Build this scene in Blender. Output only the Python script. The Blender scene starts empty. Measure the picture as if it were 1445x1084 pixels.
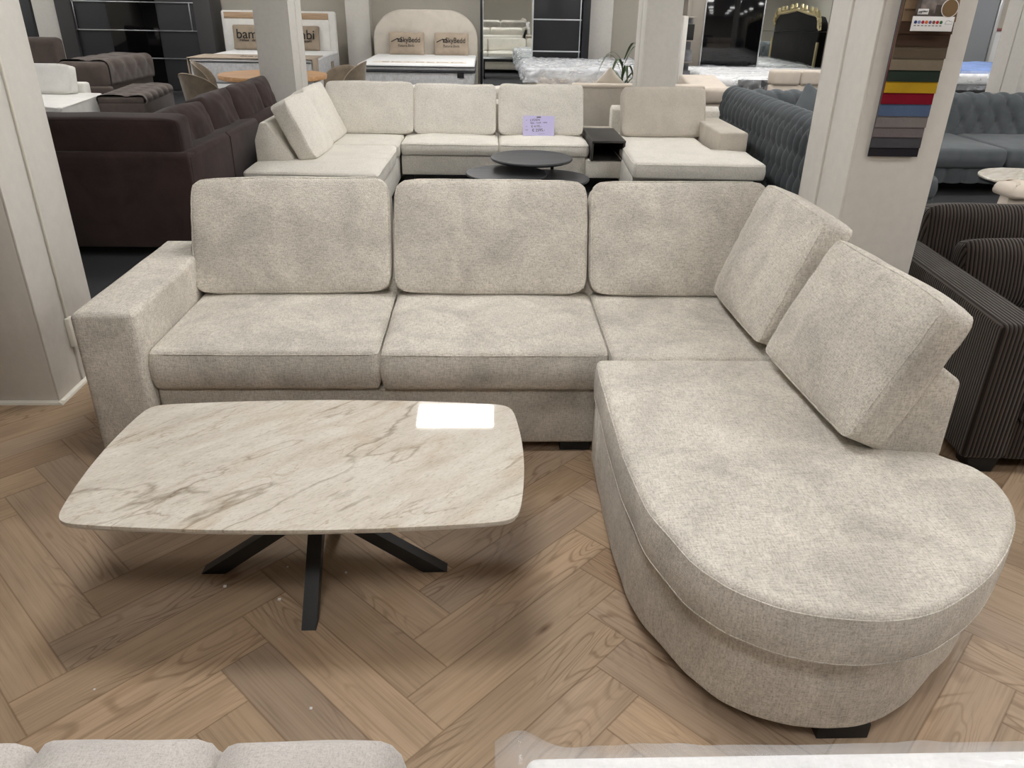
import bpy, bmesh, math, random
import numpy as np
from mathutils import Vector, Matrix, noise

random.seed(7)
SC = bpy.context.scene
COL = SC.collection
PI = math.pi

# ------------------------------------------------------------------ camera
HC, PITCH, ROLL, YAW, FPX = 1.63, math.radians(26.57), math.radians(1.03), math.radians(2.2), 1085.0
Fv = Vector((math.sin(YAW)*math.cos(PITCH), math.cos(YAW)*math.cos(PITCH), -math.sin(PITCH)))
Rv = Vector((math.cos(YAW), -math.sin(YAW), 0))
Uv = Rv.cross(Fv)
R2 = math.cos(ROLL)*Rv + math.sin(ROLL)*Uv
U2 = -math.sin(ROLL)*Rv + math.cos(ROLL)*Uv
cam_d = bpy.data.cameras.new('camera')
cam = bpy.data.objects.new('camera', cam_d)
COL.objects.link(cam)
cam_d.sensor_fit = 'HORIZONTAL'
cam_d.sensor_width = 36.0
cam_d.lens = 36.0*FPX/1445.0
cam_d.clip_start = 0.05
M = Matrix((R2, U2, -Fv)).transposed().to_4x4()
M.translation = Vector((0, 0, HC))
cam.matrix_world = M
SC.camera = cam

# ------------------------------------------------------------------ world, exposure, lamps
SC.view_settings.view_transform = 'Standard'
SC.view_settings.look = 'None'
SC.view_settings.gamma = 1.0
SC.view_settings.use_curve_mapping = False
SC.view_settings.exposure = 0.6
W = bpy.data.worlds.new('world')
SC.world = W
W.use_nodes = True
W.node_tree.nodes['Background'].inputs[0].default_value = (0.9, 0.95, 1.0, 1)
W.node_tree.nodes['Background'].inputs[1].default_value = 0.3
PANEL_STRENGTH = 19.0
CEIL_Z = 3.0
PANEL_W, PANEL_D = 0.75, 0.44
PANEL_X = [-8.4, -4.4, -0.30, 3.2, 6.6, 10.0]
PANEL_Y = [-0.1, 2.0, 4.05, 6.80, 9.0, 11.2, 13.4]


# ------------------------------------------------------------------ colour and materials
def lin(r, g, b):
    def f(c):
        c /= 255.0
        return c/12.92 if c <= 0.04045 else ((c+0.055)/1.055)**2.4
    return (f(r), f(g), f(b), 1.0)


def new_mat(name):
    m = bpy.data.materials.new(name)
    m.use_nodes = True
    nt = m.node_tree
    return m, nt, nt.nodes['Principled BSDF']


def N(nt, t, **k):
    n = nt.nodes.new(t)
    for a, v in k.items():
        setattr(n, a, v)
    return n


def L(nt, a, b):
    nt.links.new(a, b)


def ramp(nt, fac, stops):
    r = N(nt, 'ShaderNodeValToRGB')
    e = r.color_ramp.elements
    while len(e) > 1:
        e.remove(e[-1])
    e[0].position, e[0].color = stops[0]
    for p, c in stops[1:]:
        x = e.new(p)
        x.color = c
    L(nt, fac, r.inputs[0])
    return r


def plain(name, rgb, rough=0.5, metal=0.0, spec=0.5, bump=0.0, bscale=60, var=0.0):
    m, nt, b = new_mat(name)
    b.inputs['Base Color'].default_value = lin(*rgb)
    b.inputs['Roughness'].default_value = rough
    b.inputs['Metallic'].default_value = metal
    b.inputs['Specular IOR Level'].default_value = spec
    tc = N(nt, 'ShaderNodeTexCoord')
    no = N(nt, 'ShaderNodeTexNoise')
    no.inputs['Scale'].default_value = bscale
    no.inputs['Detail'].default_value = 3
    L(nt, tc.outputs['Object'], no.inputs['Vector'])
    if bump:
        bp = N(nt, 'ShaderNodeBump')
        bp.inputs['Strength'].default_value = bump
        bp.inputs['Distance'].default_value = 0.004
        L(nt, no.outputs[0], bp.inputs['Height'])
        L(nt, bp.outputs[0], b.inputs['Normal'])
    if var:
        c = np.array(rgb, float)
        r = ramp(nt, no.outputs[0], [(0.3, lin(*np.clip(c*(1-var), 0, 255))), (0.7, lin(*np.clip(c*(1+var), 0, 255)))])
        L(nt, r.outputs[0], b.inputs['Base Color'])
    return m


def fabric(name, rgb, var=0.10, thread=0.10, tscale=130.0, mott=5.0, bump=0.35, sheen=0.25, rough=0.9, stretch=3.5):
    """woven chenille or velvet: nap mottling, cross threads and a fine bump"""
    m, nt, b = new_mat(name)
    c = np.array(rgb, float)
    tc = N(nt, 'ShaderNodeTexCoord')
    big = N(nt, 'ShaderNodeTexNoise')
    big.inputs['Scale'].default_value = mott
    big.inputs['Detail'].default_value = 5
    big.inputs['Roughness'].default_value = 0.62
    big.inputs['Distortion'].default_value = 0.6
    L(nt, tc.outputs['Object'], big.inputs['Vector'])
    outs = []
    for s in ((1, stretch, stretch), (stretch, 1, stretch), (stretch, stretch, 1)):
        mp = N(nt, 'ShaderNodeMapping')
        mp.inputs['Scale'].default_value = s
        L(nt, tc.outputs['Object'], mp.inputs['Vector'])
        n = N(nt, 'ShaderNodeTexNoise')
        n.inputs['Scale'].default_value = tscale
        n.inputs['Detail'].default_value = 2
        L(nt, mp.outputs[0], n.inputs['Vector'])
        outs.append(n.outputs[0])
    a1 = N(nt, 'ShaderNodeMath', operation='ADD')
    a2 = N(nt, 'ShaderNodeMath', operation='ADD')
    a3 = N(nt, 'ShaderNodeMath', operation='MULTIPLY')
    a3.inputs[1].default_value = 1/3
    L(nt, outs[0], a1.inputs[0]); L(nt, outs[1], a1.inputs[1])
    L(nt, a1.outputs[0], a2.inputs[0]); L(nt, outs[2], a2.inputs[1])
    L(nt, a2.outputs[0], a3.inputs[0])
    r1 = ramp(nt, big.outputs[0], [(0.32, lin(*np.clip(c*(1-var), 0, 255))), (0.5, lin(*c)), (0.68, lin(*np.clip(c*(1+var*0.7), 0, 255)))])
    r2 = ramp(nt, a3.outputs[0], [(0.38, (1-thread*2.2, 1-thread*2.3, 1-thread*2.5, 1)), (0.52, (1, 1, 1, 1)), (0.62, (1+thread, 1+thread, 1+thread, 1))])
    mx = N(nt, 'ShaderNodeMix', data_type='RGBA', blend_type='MULTIPLY')
    mx.inputs[0].default_value = 1.0
    L(nt, r1.outputs[0], mx.inputs[6]); L(nt, r2.outputs[0], mx.inputs[7])
    L(nt, mx.outputs[2], b.inputs['Base Color'])
    b.inputs['Roughness'].default_value = rough
    b.inputs['Specular IOR Level'].default_value = 0.15
    b.inputs['Sheen Weight'].default_value = sheen
    b.inputs['Sheen Roughness'].default_value = 0.4
    bp = N(nt, 'ShaderNodeBump')
    bp.inputs['Strength'].default_value = bump
    bp.inputs['Distance'].default_value = 0.004
    L(nt, a3.outputs[0], bp.inputs['Height'])
    L(nt, bp.outputs[0], b.inputs['Normal'])
    return m


def corduroy(name, dark, light, per=0.0155):
    m, nt, b = new_mat(name)
    tc = N(nt, 'ShaderNodeTexCoord')
    ge = N(nt, 'ShaderNodeNewGeometry')
    sx = N(nt, 'ShaderNodeSeparateXYZ')
    L(nt, tc.outputs['Object'], sx.inputs[0])
    sn = N(nt, 'ShaderNodeSeparateXYZ')
    L(nt, ge.outputs['True Normal'], sn.inputs[0])
    ab = N(nt, 'ShaderNodeMath', operation='ABSOLUTE')
    L(nt, sn.outputs[0], ab.inputs[0])
    gt = N(nt, 'ShaderNodeMath', operation='GREATER_THAN')
    gt.inputs[1].default_value = 0.72
    L(nt, ab.outputs[0], gt.inputs[0])
    mx = N(nt, 'ShaderNodeMix', data_type='FLOAT')
    L(nt, gt.outputs[0], mx.inputs[0]); L(nt, sx.outputs[0], mx.inputs[2]); L(nt, sx.outputs[1], mx.inputs[3])
    ml = N(nt, 'ShaderNodeMath', operation='MULTIPLY')
    ml.inputs[1].default_value = 2*PI/per
    L(nt, mx.outputs[0], ml.inputs[0])
    si = N(nt, 'ShaderNodeMath', operation='SINE')
    L(nt, ml.outputs[0], si.inputs[0])
    ma = N(nt, 'ShaderNodeMapRange')
    ma.inputs[1].default_value = -1
    ma.inputs[2].default_value = 1
    L(nt, si.outputs[0], ma.inputs[0])
    r = ramp(nt, ma.outputs[0], [(0.12, lin(*dark)), (0.6, lin(*light))])
    L(nt, r.outputs[0], b.inputs['Base Color'])
    bp = N(nt, 'ShaderNodeBump')
    bp.inputs['Strength'].default_value = 0.8
    bp.inputs['Distance'].default_value = 0.006
    L(nt, ma.outputs[0], bp.inputs['Height'])
    L(nt, bp.outputs[0], b.inputs['Normal'])
    b.inputs['Roughness'].default_value = 0.85
    b.inputs['Specular IOR Level'].default_value = 0.15
    b.inputs['Sheen Weight'].default_value = 0.15
    return m


def marble(name):
    """beige sintered stone: soft clouds, fine pitting, long thin diagonal veins"""
    m, nt, b = new_mat(name)
    tc = N(nt, 'ShaderNodeTexCoord')
    mp = N(nt, 'ShaderNodeMapping')
    mp.inputs['Scale'].default_value = (1.0, 3.4, 1.0)
    mr = N(nt, 'ShaderNodeMapping')
    mr.inputs['Rotation'].default_value = (0, 0, math.radians(-41))
    L(nt, tc.outputs['Object'], mr.inputs['Vector'])
    L(nt, mr.outputs[0], mp.inputs['Vector'])

    def nz(scale, det, dist, vec, rough=0.6):
        n = N(nt, 'ShaderNodeTexNoise')
        n.inputs['Scale'].default_value = scale
        n.inputs['Detail'].default_value = det
        n.inputs['Distortion'].default_value = dist
        n.inputs['Roughness'].default_value = rough
        L(nt, vec, n.inputs['Vector'])
        return n.outputs[0]

    base = nz(4.0, 7, 0.4, mp.outputs[0], 0.65)
    r1 = ramp(nt, base, [(0.28, lin(198, 190, 177)), (0.48, lin(212, 205, 193)), (0.7, lin(222, 217, 207))])
    speck = nz(60, 4, 0.3, mp.outputs[0], 0.75)
    r2 = ramp(nt, speck, [(0.30, (0.66, 0.63, 0.59, 1)), (0.43, (0.93, 0.92, 0.91, 1)), (0.56, (1, 1, 1, 1))])

    def vein(scale, width, dark, loc, dist, det, gate):
        mp2 = N(nt, 'ShaderNodeMapping')
        mp2.inputs['Location'].default_value = loc
        L(nt, mp.outputs[0], mp2.inputs['Vector'])
        n = nz(scale, det, dist, mp2.outputs[0], 0.5)
        s_ = N(nt, 'ShaderNodeMath', operation='SUBTRACT')
        s_.inputs[1].default_value = 0.5
        L(nt, n, s_.inputs[0])
        a = N(nt, 'ShaderNodeMath', operation='ABSOLUTE')
        L(nt, s_.outputs[0], a.inputs[0])
        r = ramp(nt, a.outputs[0], [(0.0, dark), (width*0.35, tuple(0.6*x+0.4 for x in dark[:3])+(1,)), (width, (1, 1, 1, 1))])
        g = ramp(nt, nz(2.2, 3, 0.3, mp2.outputs[0]), [(gate, (0, 0, 0, 1)), (gate+.16, (1, 1, 1, 1))])
        mx = N(nt, 'ShaderNodeMix', data_type='RGBA')
        L(nt, g.outputs[0], mx.inputs[0])
        mx.inputs[6].default_value = (1, 1, 1, 1)
        L(nt, r.outputs[0], mx.inputs[7])
        return mx.outputs[2]
    vs = [vein(0.9, 0.012, (0.60, 0.56, 0.51, 1), (3.1, 1.2, 0), 0.25, 5, .38),
          vein(1.5, 0.012, (0.66, 0.61, 0.56, 1), (9.7, 4.1, 0), 0.3, 6, .42),
          vein(1.1, 0.045, (0.88, 0.83, 0.77, 1), (3.15, 1.22, 0), 0.25, 4, .40),
          vein(4.5, 0.018, (0.76, 0.70, 0.62, 1), (5.3, 2.0, 0), 0.6, 5, .45)]
    cur = r1.outputs[0]
    for o in [r2.outputs[0]]+vs:
        mx = N(nt, 'ShaderNodeMix', data_type='RGBA', blend_type='MULTIPLY')
        mx.inputs[0].default_value = 1.0
        L(nt, cur, mx.inputs[6]); L(nt, o, mx.inputs[7])
        cur = mx.outputs[2]
    L(nt, cur, b.inputs['Base Color'])
    b.inputs['Roughness'].default_value = 0.04
    b.inputs['Specular IOR Level'].default_value = 0.5
    return m


def planks_mat(name):
    """oak vinyl plank: UV is along and across one plank in metres, Rnd is a per-plank random"""
    m, nt, b = new_mat(name)
    uv = N(nt, 'ShaderNodeUVMap', uv_map='UVMap')
    at = N(nt, 'ShaderNodeAttribute', attribute_name='Rnd')
    sp = N(nt, 'ShaderNodeSeparateXYZ')
    L(nt, uv.outputs[0], sp.inputs[0])
    sc = N(nt, 'ShaderNodeSeparateColor')
    L(nt, at.outputs['Color'], sc.inputs[0])
    off = N(nt, 'ShaderNodeCombineXYZ')
    for i, k in ((0, 37.0), (1, 53.0), (2, 19.0)):
        q = N(nt, 'ShaderNodeMath', operation='MULTIPLY')
        q.inputs[1].default_value = k
        L(nt, sc.outputs[i], q.inputs[0])
        L(nt, q.outputs[0], off.inputs[i])
    ad = N(nt, 'ShaderNodeVectorMath', operation='ADD')
    L(nt, uv.outputs[0], ad.inputs[0]); L(nt, off.outputs[0], ad.inputs[1])

    def nz(scl, scale, det, dist=0.0, rough=0.55):
        mp = N(nt, 'ShaderNodeMapping')
        mp.inputs['Scale'].default_value = scl
        L(nt, ad.outputs[0], mp.inputs['Vector'])
        n = N(nt, 'ShaderNodeTexNoise')
        n.inputs['Scale'].default_value = scale
        n.inputs['Detail'].default_value = det
        n.inputs['Distortion'].default_value = dist
        n.inputs['Roughness'].default_value = rough
        L(nt, mp.outputs[0], n.inputs['Vector'])
        return n.outputs[0]
    # cathedral rings: bands of a smooth, stretched field
    fld = nz((1.5, 8.0, 1.0), 1.0, 1.5, 0.4)
    fm = N(nt, 'ShaderNodeMath', operation='MULTIPLY')
    fm.inputs[1].default_value = 120.0
    L(nt, fld, fm.inputs[0])
    fs = N(nt, 'ShaderNodeMath', operation='SINE')
    L(nt, fm.outputs[0], fs.inputs[0])
    rings = ramp(nt, fs.outputs[0], [(0.0, (1.04, 1.04, 1.04, 1)), (0.5, (1, 1, 1, 1)), (1.0, (0.72, 0.68, 0.64, 1))])
    rmask = ramp(nt, nz((1.2, 3.0, 1.0), 1.3, 1.0), [(0.44, (0, 0, 0, 1)), (0.60, (1, 1, 1, 1))])
    grain = ramp(nt, nz((3.0, 130.0, 1.0), 1.0, 4.0, 0.2, 0.65), [(0.3, (0.76, 0.74, 0.72, 1)), (0.52, (1, 1, 1, 1)), (0.72, (1.08, 1.08, 1.08, 1))])
    tone = ramp(nt, sc.outputs[0], [(0.0, lin(152, 128, 104)), (0.3, lin(170, 147, 121)), (0.65, lin(182, 157, 130)), (1.0, lin(160, 140, 120))])
    cloud = ramp(nt, nz((1.6, 6.0, 1.0), 1.4, 3.0, 0.3), [(0.32, (0.86, 0.85, 0.85, 1)), (0.55, (1, 1, 1, 1)), (0.75, (1.07, 1.05, 1.03, 1))])
    knot = N(nt, 'ShaderNodeTexVoronoi')
    mpk = N(nt, 'ShaderNodeMapping')
    mpk.inputs['Scale'].default_value = (2.0, 6.0, 1.0)
    L(nt, ad.outputs[0], mpk.inputs['Vector'])
    L(nt, mpk.outputs[0], knot.inputs['Vector'])
    knot.inputs['Scale'].default_value = 1.0
    kr = ramp(nt, knot.outputs['Distance'], [(0.0, (0.38, 0.30, 0.24, 1)), (0.035, (0.62, 0.54, 0.46, 1)), (0.09, (1, 1, 1, 1))])
    cur = tone.outputs[0]

    def mul(cur, o, fac=None):
        mx = N(nt, 'ShaderNodeMix', data_type='RGBA', blend_type='MULTIPLY')
        mx.inputs[0].default_value = 1.0
        if fac is not None:
            L(nt, fac, mx.inputs[0])
        L(nt, cur, mx.inputs[6]); L(nt, o, mx.inputs[7])
        return mx.outputs[2]
    cur = mul(cur, cloud.outputs[0])
    cur = mul(cur, grain.outputs[0])
    cur = mul(cur, rings.outputs[0], rmask.outputs[0])
    cur = mul(cur, kr.outputs[0])
    # bevelled joint between planks
    def edge(o, size):
        a = N(nt, 'ShaderNodeMath', operation='SUBTRACT'); a.inputs[0].default_value = size
        L(nt, o, a.inputs[1])
        mn = N(nt, 'ShaderNodeMath', operation='MINIMUM')
        L(nt, o, mn.inputs[0]); L(nt, a.outputs[0], mn.inputs[1])
        return mn.outputs[0]
    mn = N(nt, 'ShaderNodeMath', operation='MINIMUM')
    L(nt, edge(sp.outputs[0], PL), mn.inputs[0]); L(nt, edge(sp.outputs[1], PW), mn.inputs[1])
    jr = ramp(nt, mn.outputs[0], [(0.0, (0.60, 0.55, 0.51, 1)), (0.0008, (0.76, 0.72, 0.68, 1)), (0.0020, (1, 1, 1, 1))])
    cur = mul(cur, jr.outputs[0])
    L(nt, cur, b.inputs['Base Color'])
    b.inputs['Roughness'].default_value = 0.42
    b.inputs['Specular IOR Level'].default_value = 0.35
    bp = N(nt, 'ShaderNodeBump')
    bp.inputs['Strength'].default_value = 0.25
    bp.inputs['Distance'].default_value = 0.002
    L(nt, jr.outputs[0], bp.inputs['Height'])
    L(nt, bp.outputs[0], b.inputs['Normal'])
    return m


def plastic_film(name, tint=(240, 243, 248), base=0.35):
    """clear polythene: see-through with milky creases and sharp highlights"""
    m, nt, b = new_mat(name)
    b.inputs['Base Color'].default_value = lin(*tint)
    b.inputs['Roughness'].default_value = 0.16
    b.inputs['Specular IOR Level'].default_value = 0.7
    tr = N(nt, 'ShaderNodeBsdfTransparent')
    mx = N(nt, 'ShaderNodeMixShader')
    tc = N(nt, 'ShaderNodeTexCoord')
    mp = N(nt, 'ShaderNodeMapping')
    mp.inputs['Scale'].default_value = (0.7, 2.6, 1.6)
    mp.inputs['Rotation'].default_value = (0.3, 0.2, 0.6)
    L(nt, tc.outputs['Object'], mp.inputs['Vector'])
    n = N(nt, 'ShaderNodeTexNoise')
    n.inputs['Scale'].default_value = 5
    n.inputs['Detail'].default_value = 4
    n.inputs['Distortion'].default_value = 1.0
    L(nt, mp.outputs[0], n.inputs['Vector'])
    r = ramp(nt, n.outputs[0], [(0.38, (base*0.6,)*3+(1,)), (0.66, (min(1, base*1.5),)*3+(1,))])
    L(nt, r.outputs[0], mx.inputs[0])
    L(nt, tr.outputs[0], mx.inputs[1])
    L(nt, b.outputs[0], mx.inputs[2])
    bp = N(nt, 'ShaderNodeBump')
    bp.inputs['Strength'].default_value = 0.5
    bp.inputs['Distance'].default_value = 0.012
    L(nt, n.outputs[0], bp.inputs['Height'])
    L(nt, bp.outputs[0], b.inputs['Normal'])
    L(nt, mx.outputs[0], nt.nodes['Material Output'].inputs[0])
    return m


def emitter(name, rgb, s):
    m, nt, b = new_mat(name)
    b.inputs['Base Color'].default_value = (1, 1, 1, 1)
    b.inputs['Emission Color'].default_value = rgb + (1,)
    b.inputs['Emission Strength'].default_value = s
    return m


def wood(name, rgb, scale=(2, 40, 40), var=0.18, rough=0.4):
    m, nt, b = new_mat(name)
    c = np.array(rgb, float)
    tc = N(nt, 'ShaderNodeTexCoord')
    mp = N(nt, 'ShaderNodeMapping')
    mp.inputs['Scale'].default_value = scale
    L(nt, tc.outputs['Object'], mp.inputs['Vector'])
    n = N(nt, 'ShaderNodeTexNoise')
    n.inputs['Scale'].default_value = 1.0
    n.inputs['Detail'].default_value = 5
    n.inputs['Distortion'].default_value = 0.4
    L(nt, mp.outputs[0], n.inputs['Vector'])
    r = ramp(nt, n.outputs[0], [(0.3, lin(*np.clip(c*(1-var), 0, 255))), (0.7, lin(*np.clip(c*(1+var*0.6), 0, 255)))])
    L(nt, r.outputs[0], b.inputs['Base Color'])
    b.inputs['Roughness'].default_value = rough
    return m


PW = 0.1435
PL = PW*5
MAT = dict(
    sofa=fabric('greige_chenille', (207, 201, 191), var=0.10, thread=0.14, tscale=46, mott=4.2, bump=0.7, sheen=0.1, stretch=5.5),
    cream=fabric('cream_boucle', (222, 217, 207), var=0.03, thread=0.06, tscale=75, bump=0.8, sheen=0.1, stretch=1.3),
    console_beige=fabric('beige_weave', (196, 188, 176), var=0.04, thread=0.08, tscale=90, bump=0.4, sheen=0.1),
    brown=fabric('brown_velvet', (63, 51, 49), var=0.14, thread=0.05, tscale=150, mott=4, bump=0.2, sheen=0.12),
    chest=fabric('slate_velvet', (94, 98, 101), var=0.06, thread=0.03, tscale=150, mott=5, bump=0.15, sheen=0.15),
    taupe=fabric('taupe_velvet', (92, 82, 77), var=0.08, thread=0.03, tscale=150, bump=0.15, sheen=0.2),
    white_linen=fabric('white_linen', (226, 224, 219), var=0.03, thread=0.05, tscale=140, bump=0.25, sheen=0.1),
    beige_leather=fabric('beige_fabric', (214, 202, 188), var=0.03, thread=0.03, tscale=120, bump=0.15, sheen=0.1),
    chair=fabric('taupe_chair_velvet', (128, 116, 100), var=0.15, thread=0.05, tscale=120, bump=0.2, sheen=0.3),
    fore=fabric('oatmeal_velvet', (188, 183, 178), var=0.04, thread=0.09, tscale=150, bump=0.3, sheen=0.3),
    kraft=fabric('sand_linen', (174, 159, 142), var=0.05, thread=0.08, tscale=140, bump=0.3, sheen=0.05),
    pillow_taupe=fabric('taupe_linen', (160, 145, 128), var=0.05, thread=0.08, tscale=140, bump=0.3, sheen=0.05),
    mattress=fabric('mattress_white', (238, 237, 236), var=0.02, thread=0.03, tscale=60, bump=0.3, sheen=0.0),
    quilt=fabric('mattress_grey_border', (206, 206, 207), var=0.05, thread=0.06, tscale=22, mott=14, bump=0.5, sheen=0.0),
    headboard=fabric('beige_headboard', (208, 200, 188), var=0.03, thread=0.04, tscale=150, bump=0.15, sheen=0.15),
    black_velvet=fabric('black_velvet', (26, 24, 24), var=0.3, thread=0.05, tscale=60, mott=4, bump=0.2, sheen=0.08),
    cord=corduroy('brown_corduroy', (24, 20, 17), (66, 57, 50)),
    marble=marble('sintered_stone'),
    stone_edge=plain('stone_edge', (226, 221, 212), 0.35),
    black=plain('black_powder_coat', (24, 25, 27), 0.45, bump=0.05, bscale=400),
    blackwood=wood('black_stained_wood', (52, 53, 56), (3, 30, 30), 0.25, 0.5),
    console=plain('console_black', (58, 56, 53), 0.5),
    plinth=plain('plinth_black', (18, 18, 19), 0.6),
    paint=plain('cream_paint', (217, 213, 206), 0.55, bump=0.25, bscale=26, var=0.012),
    wall=plain('wall_paint', (200, 194, 182), 0.7, bump=0.05, bscale=40, var=0.01),
    ceiling=plain('ceiling_paint', (228, 226, 222), 0.8),
    carpet=plain('charcoal_carpet', (54, 54, 57), 0.95, bump=0.9, bscale=500, var=0.2),
    planks=planks_mat('oak_planks'),
    charcoal=plain('charcoal_laminate', (54, 55, 58), 0.45),
    gloss=plain('black_glass', (8, 8, 10), 0.06, spec=0.6),
    darkgrey=plain('dark_grey_laminate', (66, 65, 66), 0.5),
    grey=plain('grey_laminate', (140, 142, 145), 0.45),
    greige=plain('greige_laminate', (140, 132, 122), 0.5),
    steel=plain('brushed_aluminium', (215, 217, 220), 0.28, metal=0.9),
    mirror=plain('mirror_glass', (236, 240, 238), 0.01, metal=1.0),
    navy=plain('black_blue_laminate', (22, 23, 28), 0.35),
    oak=wood('oak_top', (196, 152, 108), (3, 26, 26), 0.14, 0.35),
    oak_panel=wood('oak_panel', (176, 148, 120), (2, 30, 30), 0.12, 0.5),
    ink=plain('black_print', (26, 25, 27), 0.8),
    ink2=plain('soft_print', (96, 88, 84), 0.8),
    lilac=plain('lilac_card', (206, 200, 238), 0.7),
    white=plain('white_card', (240, 240, 240), 0.6),
    piping_dark=plain('charcoal_piping', (70, 70, 74), 0.8),
    film=plastic_film('clear_film', base=0.22),
    film_dense=plastic_film('crumpled_film', base=0.42),
    blue=fabric('blue_blanket', (122, 146, 196), var=0.1, thread=0.03, bump=0.3, sheen=0.1),
    leaf=plain('leaf_green', (52, 70, 40), 0.4, var=0.25, bscale=12),
    pot=plain('terracotta_grey', (120, 116, 110), 0.7),
    gold=plain('gold_leaf', (196, 180, 138), 0.35, metal=0.5),
    plate=plain('ivory_plastic', (222, 218, 206), 0.4),
    panel=emitter('led_diffuser', (1.0, 0.99, 0.975), PANEL_STRENGTH),
    white_wood=plain('white_laminate', (226, 222, 214), 0.5),
    box_grey=plain('grey_box', (112, 112, 116), 0.7, var=0.2, bscale=6),
)


# ------------------------------------------------------------------ geometry
def join(*gs):
    V, Fc, o = [], [], 0
    for v, f in gs:
        v = np.asarray(v, float).reshape(-1, 3)
        V.append(v)
        Fc += [[i+o for i in q] for q in f]
        o += len(v)
    return np.vstack(V), Fc


def xf(g, m):
    v, f = g
    m = np.array(m)
    return np.asarray(v) @ m[:3, :3].T + m[:3, 3], f


def mv(g, x=0, y=0, z=0):
    return np.asarray(g[0], float) + np.array([x, y, z]), g[1]


def frm(loc, rx=0, ry=0, rz=0):
    return Matrix.Translation(loc) @ Matrix.Rotation(rz, 4, 'Z') @ Matrix.Rotation(ry, 4, 'Y') @ Matrix.Rotation(rx, 4, 'X')


def from_bm(bm):
    bm.verts.ensure_lookup_table()
    bm.verts.index_update()
    v = np.array([p.co[:] for p in bm.verts])
    f = [[p.index for p in q.verts] for q in bm.faces]
    bm.free()
    return v, f


def rbox(x0, x1, y0, y1, z0, z1, r=0.006, seg=2):
    bm = bmesh.new()
    bmesh.ops.create_cube(bm, size=1.0)
    for v in bm.verts:
        v.co = Vector(((x0+x1)/2+v.co.x*(x1-x0), (y0+y1)/2+v.co.y*(y1-y0), (z0+z1)/2+v.co.z*(z1-z0)))
    r = min(r, 0.45*min(x1-x0, y1-y0, z1-z0))
    if r > 0:
        bmesh.ops.bevel(bm, geom=list(bm.edges), offset=r, segments=seg, profile=0.5, affect='EDGES')
    return from_bm(bm)


def prism(poly, a0, a1, axis='x', r=0.0, seg=2):
    """polygon extruded along an axis: axis x takes (y,z), y takes (x,z), z takes (x,y)"""
    bm = bmesh.new()
    def P(p, a):
        return {'x': (a, p[0], p[1]), 'y': (p[0], a, p[1]), 'z': (p[0], p[1], a)}[axis]
    A = [bm.verts.new(P(p, a0)) for p in poly]
    B = [bm.verts.new(P(p, a1)) for p in poly]
    n = len(poly)
    bm.faces.new(A)
    bm.faces.new(B[::-1])
    for i in range(n):
        bm.faces.new((A[i], B[i], B[(i+1) % n], A[(i+1) % n]))
    bmesh.ops.recalc_face_normals(bm, faces=bm.faces)
    if r:
        bmesh.ops.bevel(bm, geom=list(bm.edges), offset=r, segments=seg, profile=0.5, affect='EDGES')
    return from_bm(bm)


def hexa(b, t):
    """bar from bottom quad b to top quad t (lists of four points)"""
    return np.array(list(b)+list(t), float), [[3, 2, 1, 0], [4, 5, 6, 7], [0, 1, 5, 4], [1, 2, 6, 5], [2, 3, 7, 6], [3, 0, 4, 7]]


def lathe(prof, n=40, cx=0, cy=0):
    v, f = [], []
    for r, z in prof:
        for i in range(n):
            a = 2*PI*i/n
            v.append((cx+r*math.cos(a), cy+r*math.sin(a), z))
    for j in range(len(prof)-1):
        for i in range(n):
            f.append([j*n+i, j*n+(i+1) % n, (j+1)*n+(i+1) % n, (j+1)*n+i])
    if prof[0][0] > 1e-6:
        f.append(list(range(n))[::-1])
    if prof[-1][0] > 1e-6:
        f.append([(len(prof)-1)*n+i for i in range(n)])
    return np.array(v), f


def tube(pts, r, closed=False, n=6):
    P = [Vector(p) for p in pts]
    m = len(P)
    v, f = [], []
    ref = Vector((0.13, 0.31, 0.94))
    prev = None
    for i in range(m):
        a = P[(i-1) % m] if (closed or i > 0) else P[i]
        b = P[(i+1) % m] if (closed or i < m-1) else P[i]
        t = (b-a)
        if t.length < 1e-9:
            t = Vector((0, 0, 1))
        t.normalize()
        s = (prev - t*prev.dot(t)) if prev is not None else t.cross(ref)
        if s.length < 1e-6:
            s = t.cross(Vector((1, 0, 0)))
        s.normalize()
        prev = s
        u = t.cross(s)
        rr = r[i] if hasattr(r, '__len__') else r
        for k in range(n):
            an = 2*PI*k/n
            v.append(P[i]+s*math.cos(an)*rr+u*math.sin(an)*rr)
    for i in range(m if closed else m-1):
        for k in range(n):
            j = (i+1) % m
            f.append([i*n+k, i*n+(k+1) % n, j*n+(k+1) % n, j*n+k])
    if not closed:
        f.append([k for k in range(n)][::-1])
        f.append([(m-1)*n+k for k in range(n)])
    return np.array([tuple(q) for q in v]), f


def axis_samples(h, r, n):
    inner = np.linspace(-(h-r), h-r, n)
    e = [0.0, 0.33, 0.66]
    left = [-h+r*k for k in e]
    return np.array(left+list(inner)+[-q for q in left[::-1]])


def roundmap(q, h, r):
    c = np.clip(q, -(h-r), h-r)
    d = q-c
    ln = np.linalg.norm(d, axis=-1, keepdims=True)
    return c+np.where(ln > 1e-9, d/np.maximum(ln, 1e-9)*r, 0)


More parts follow.
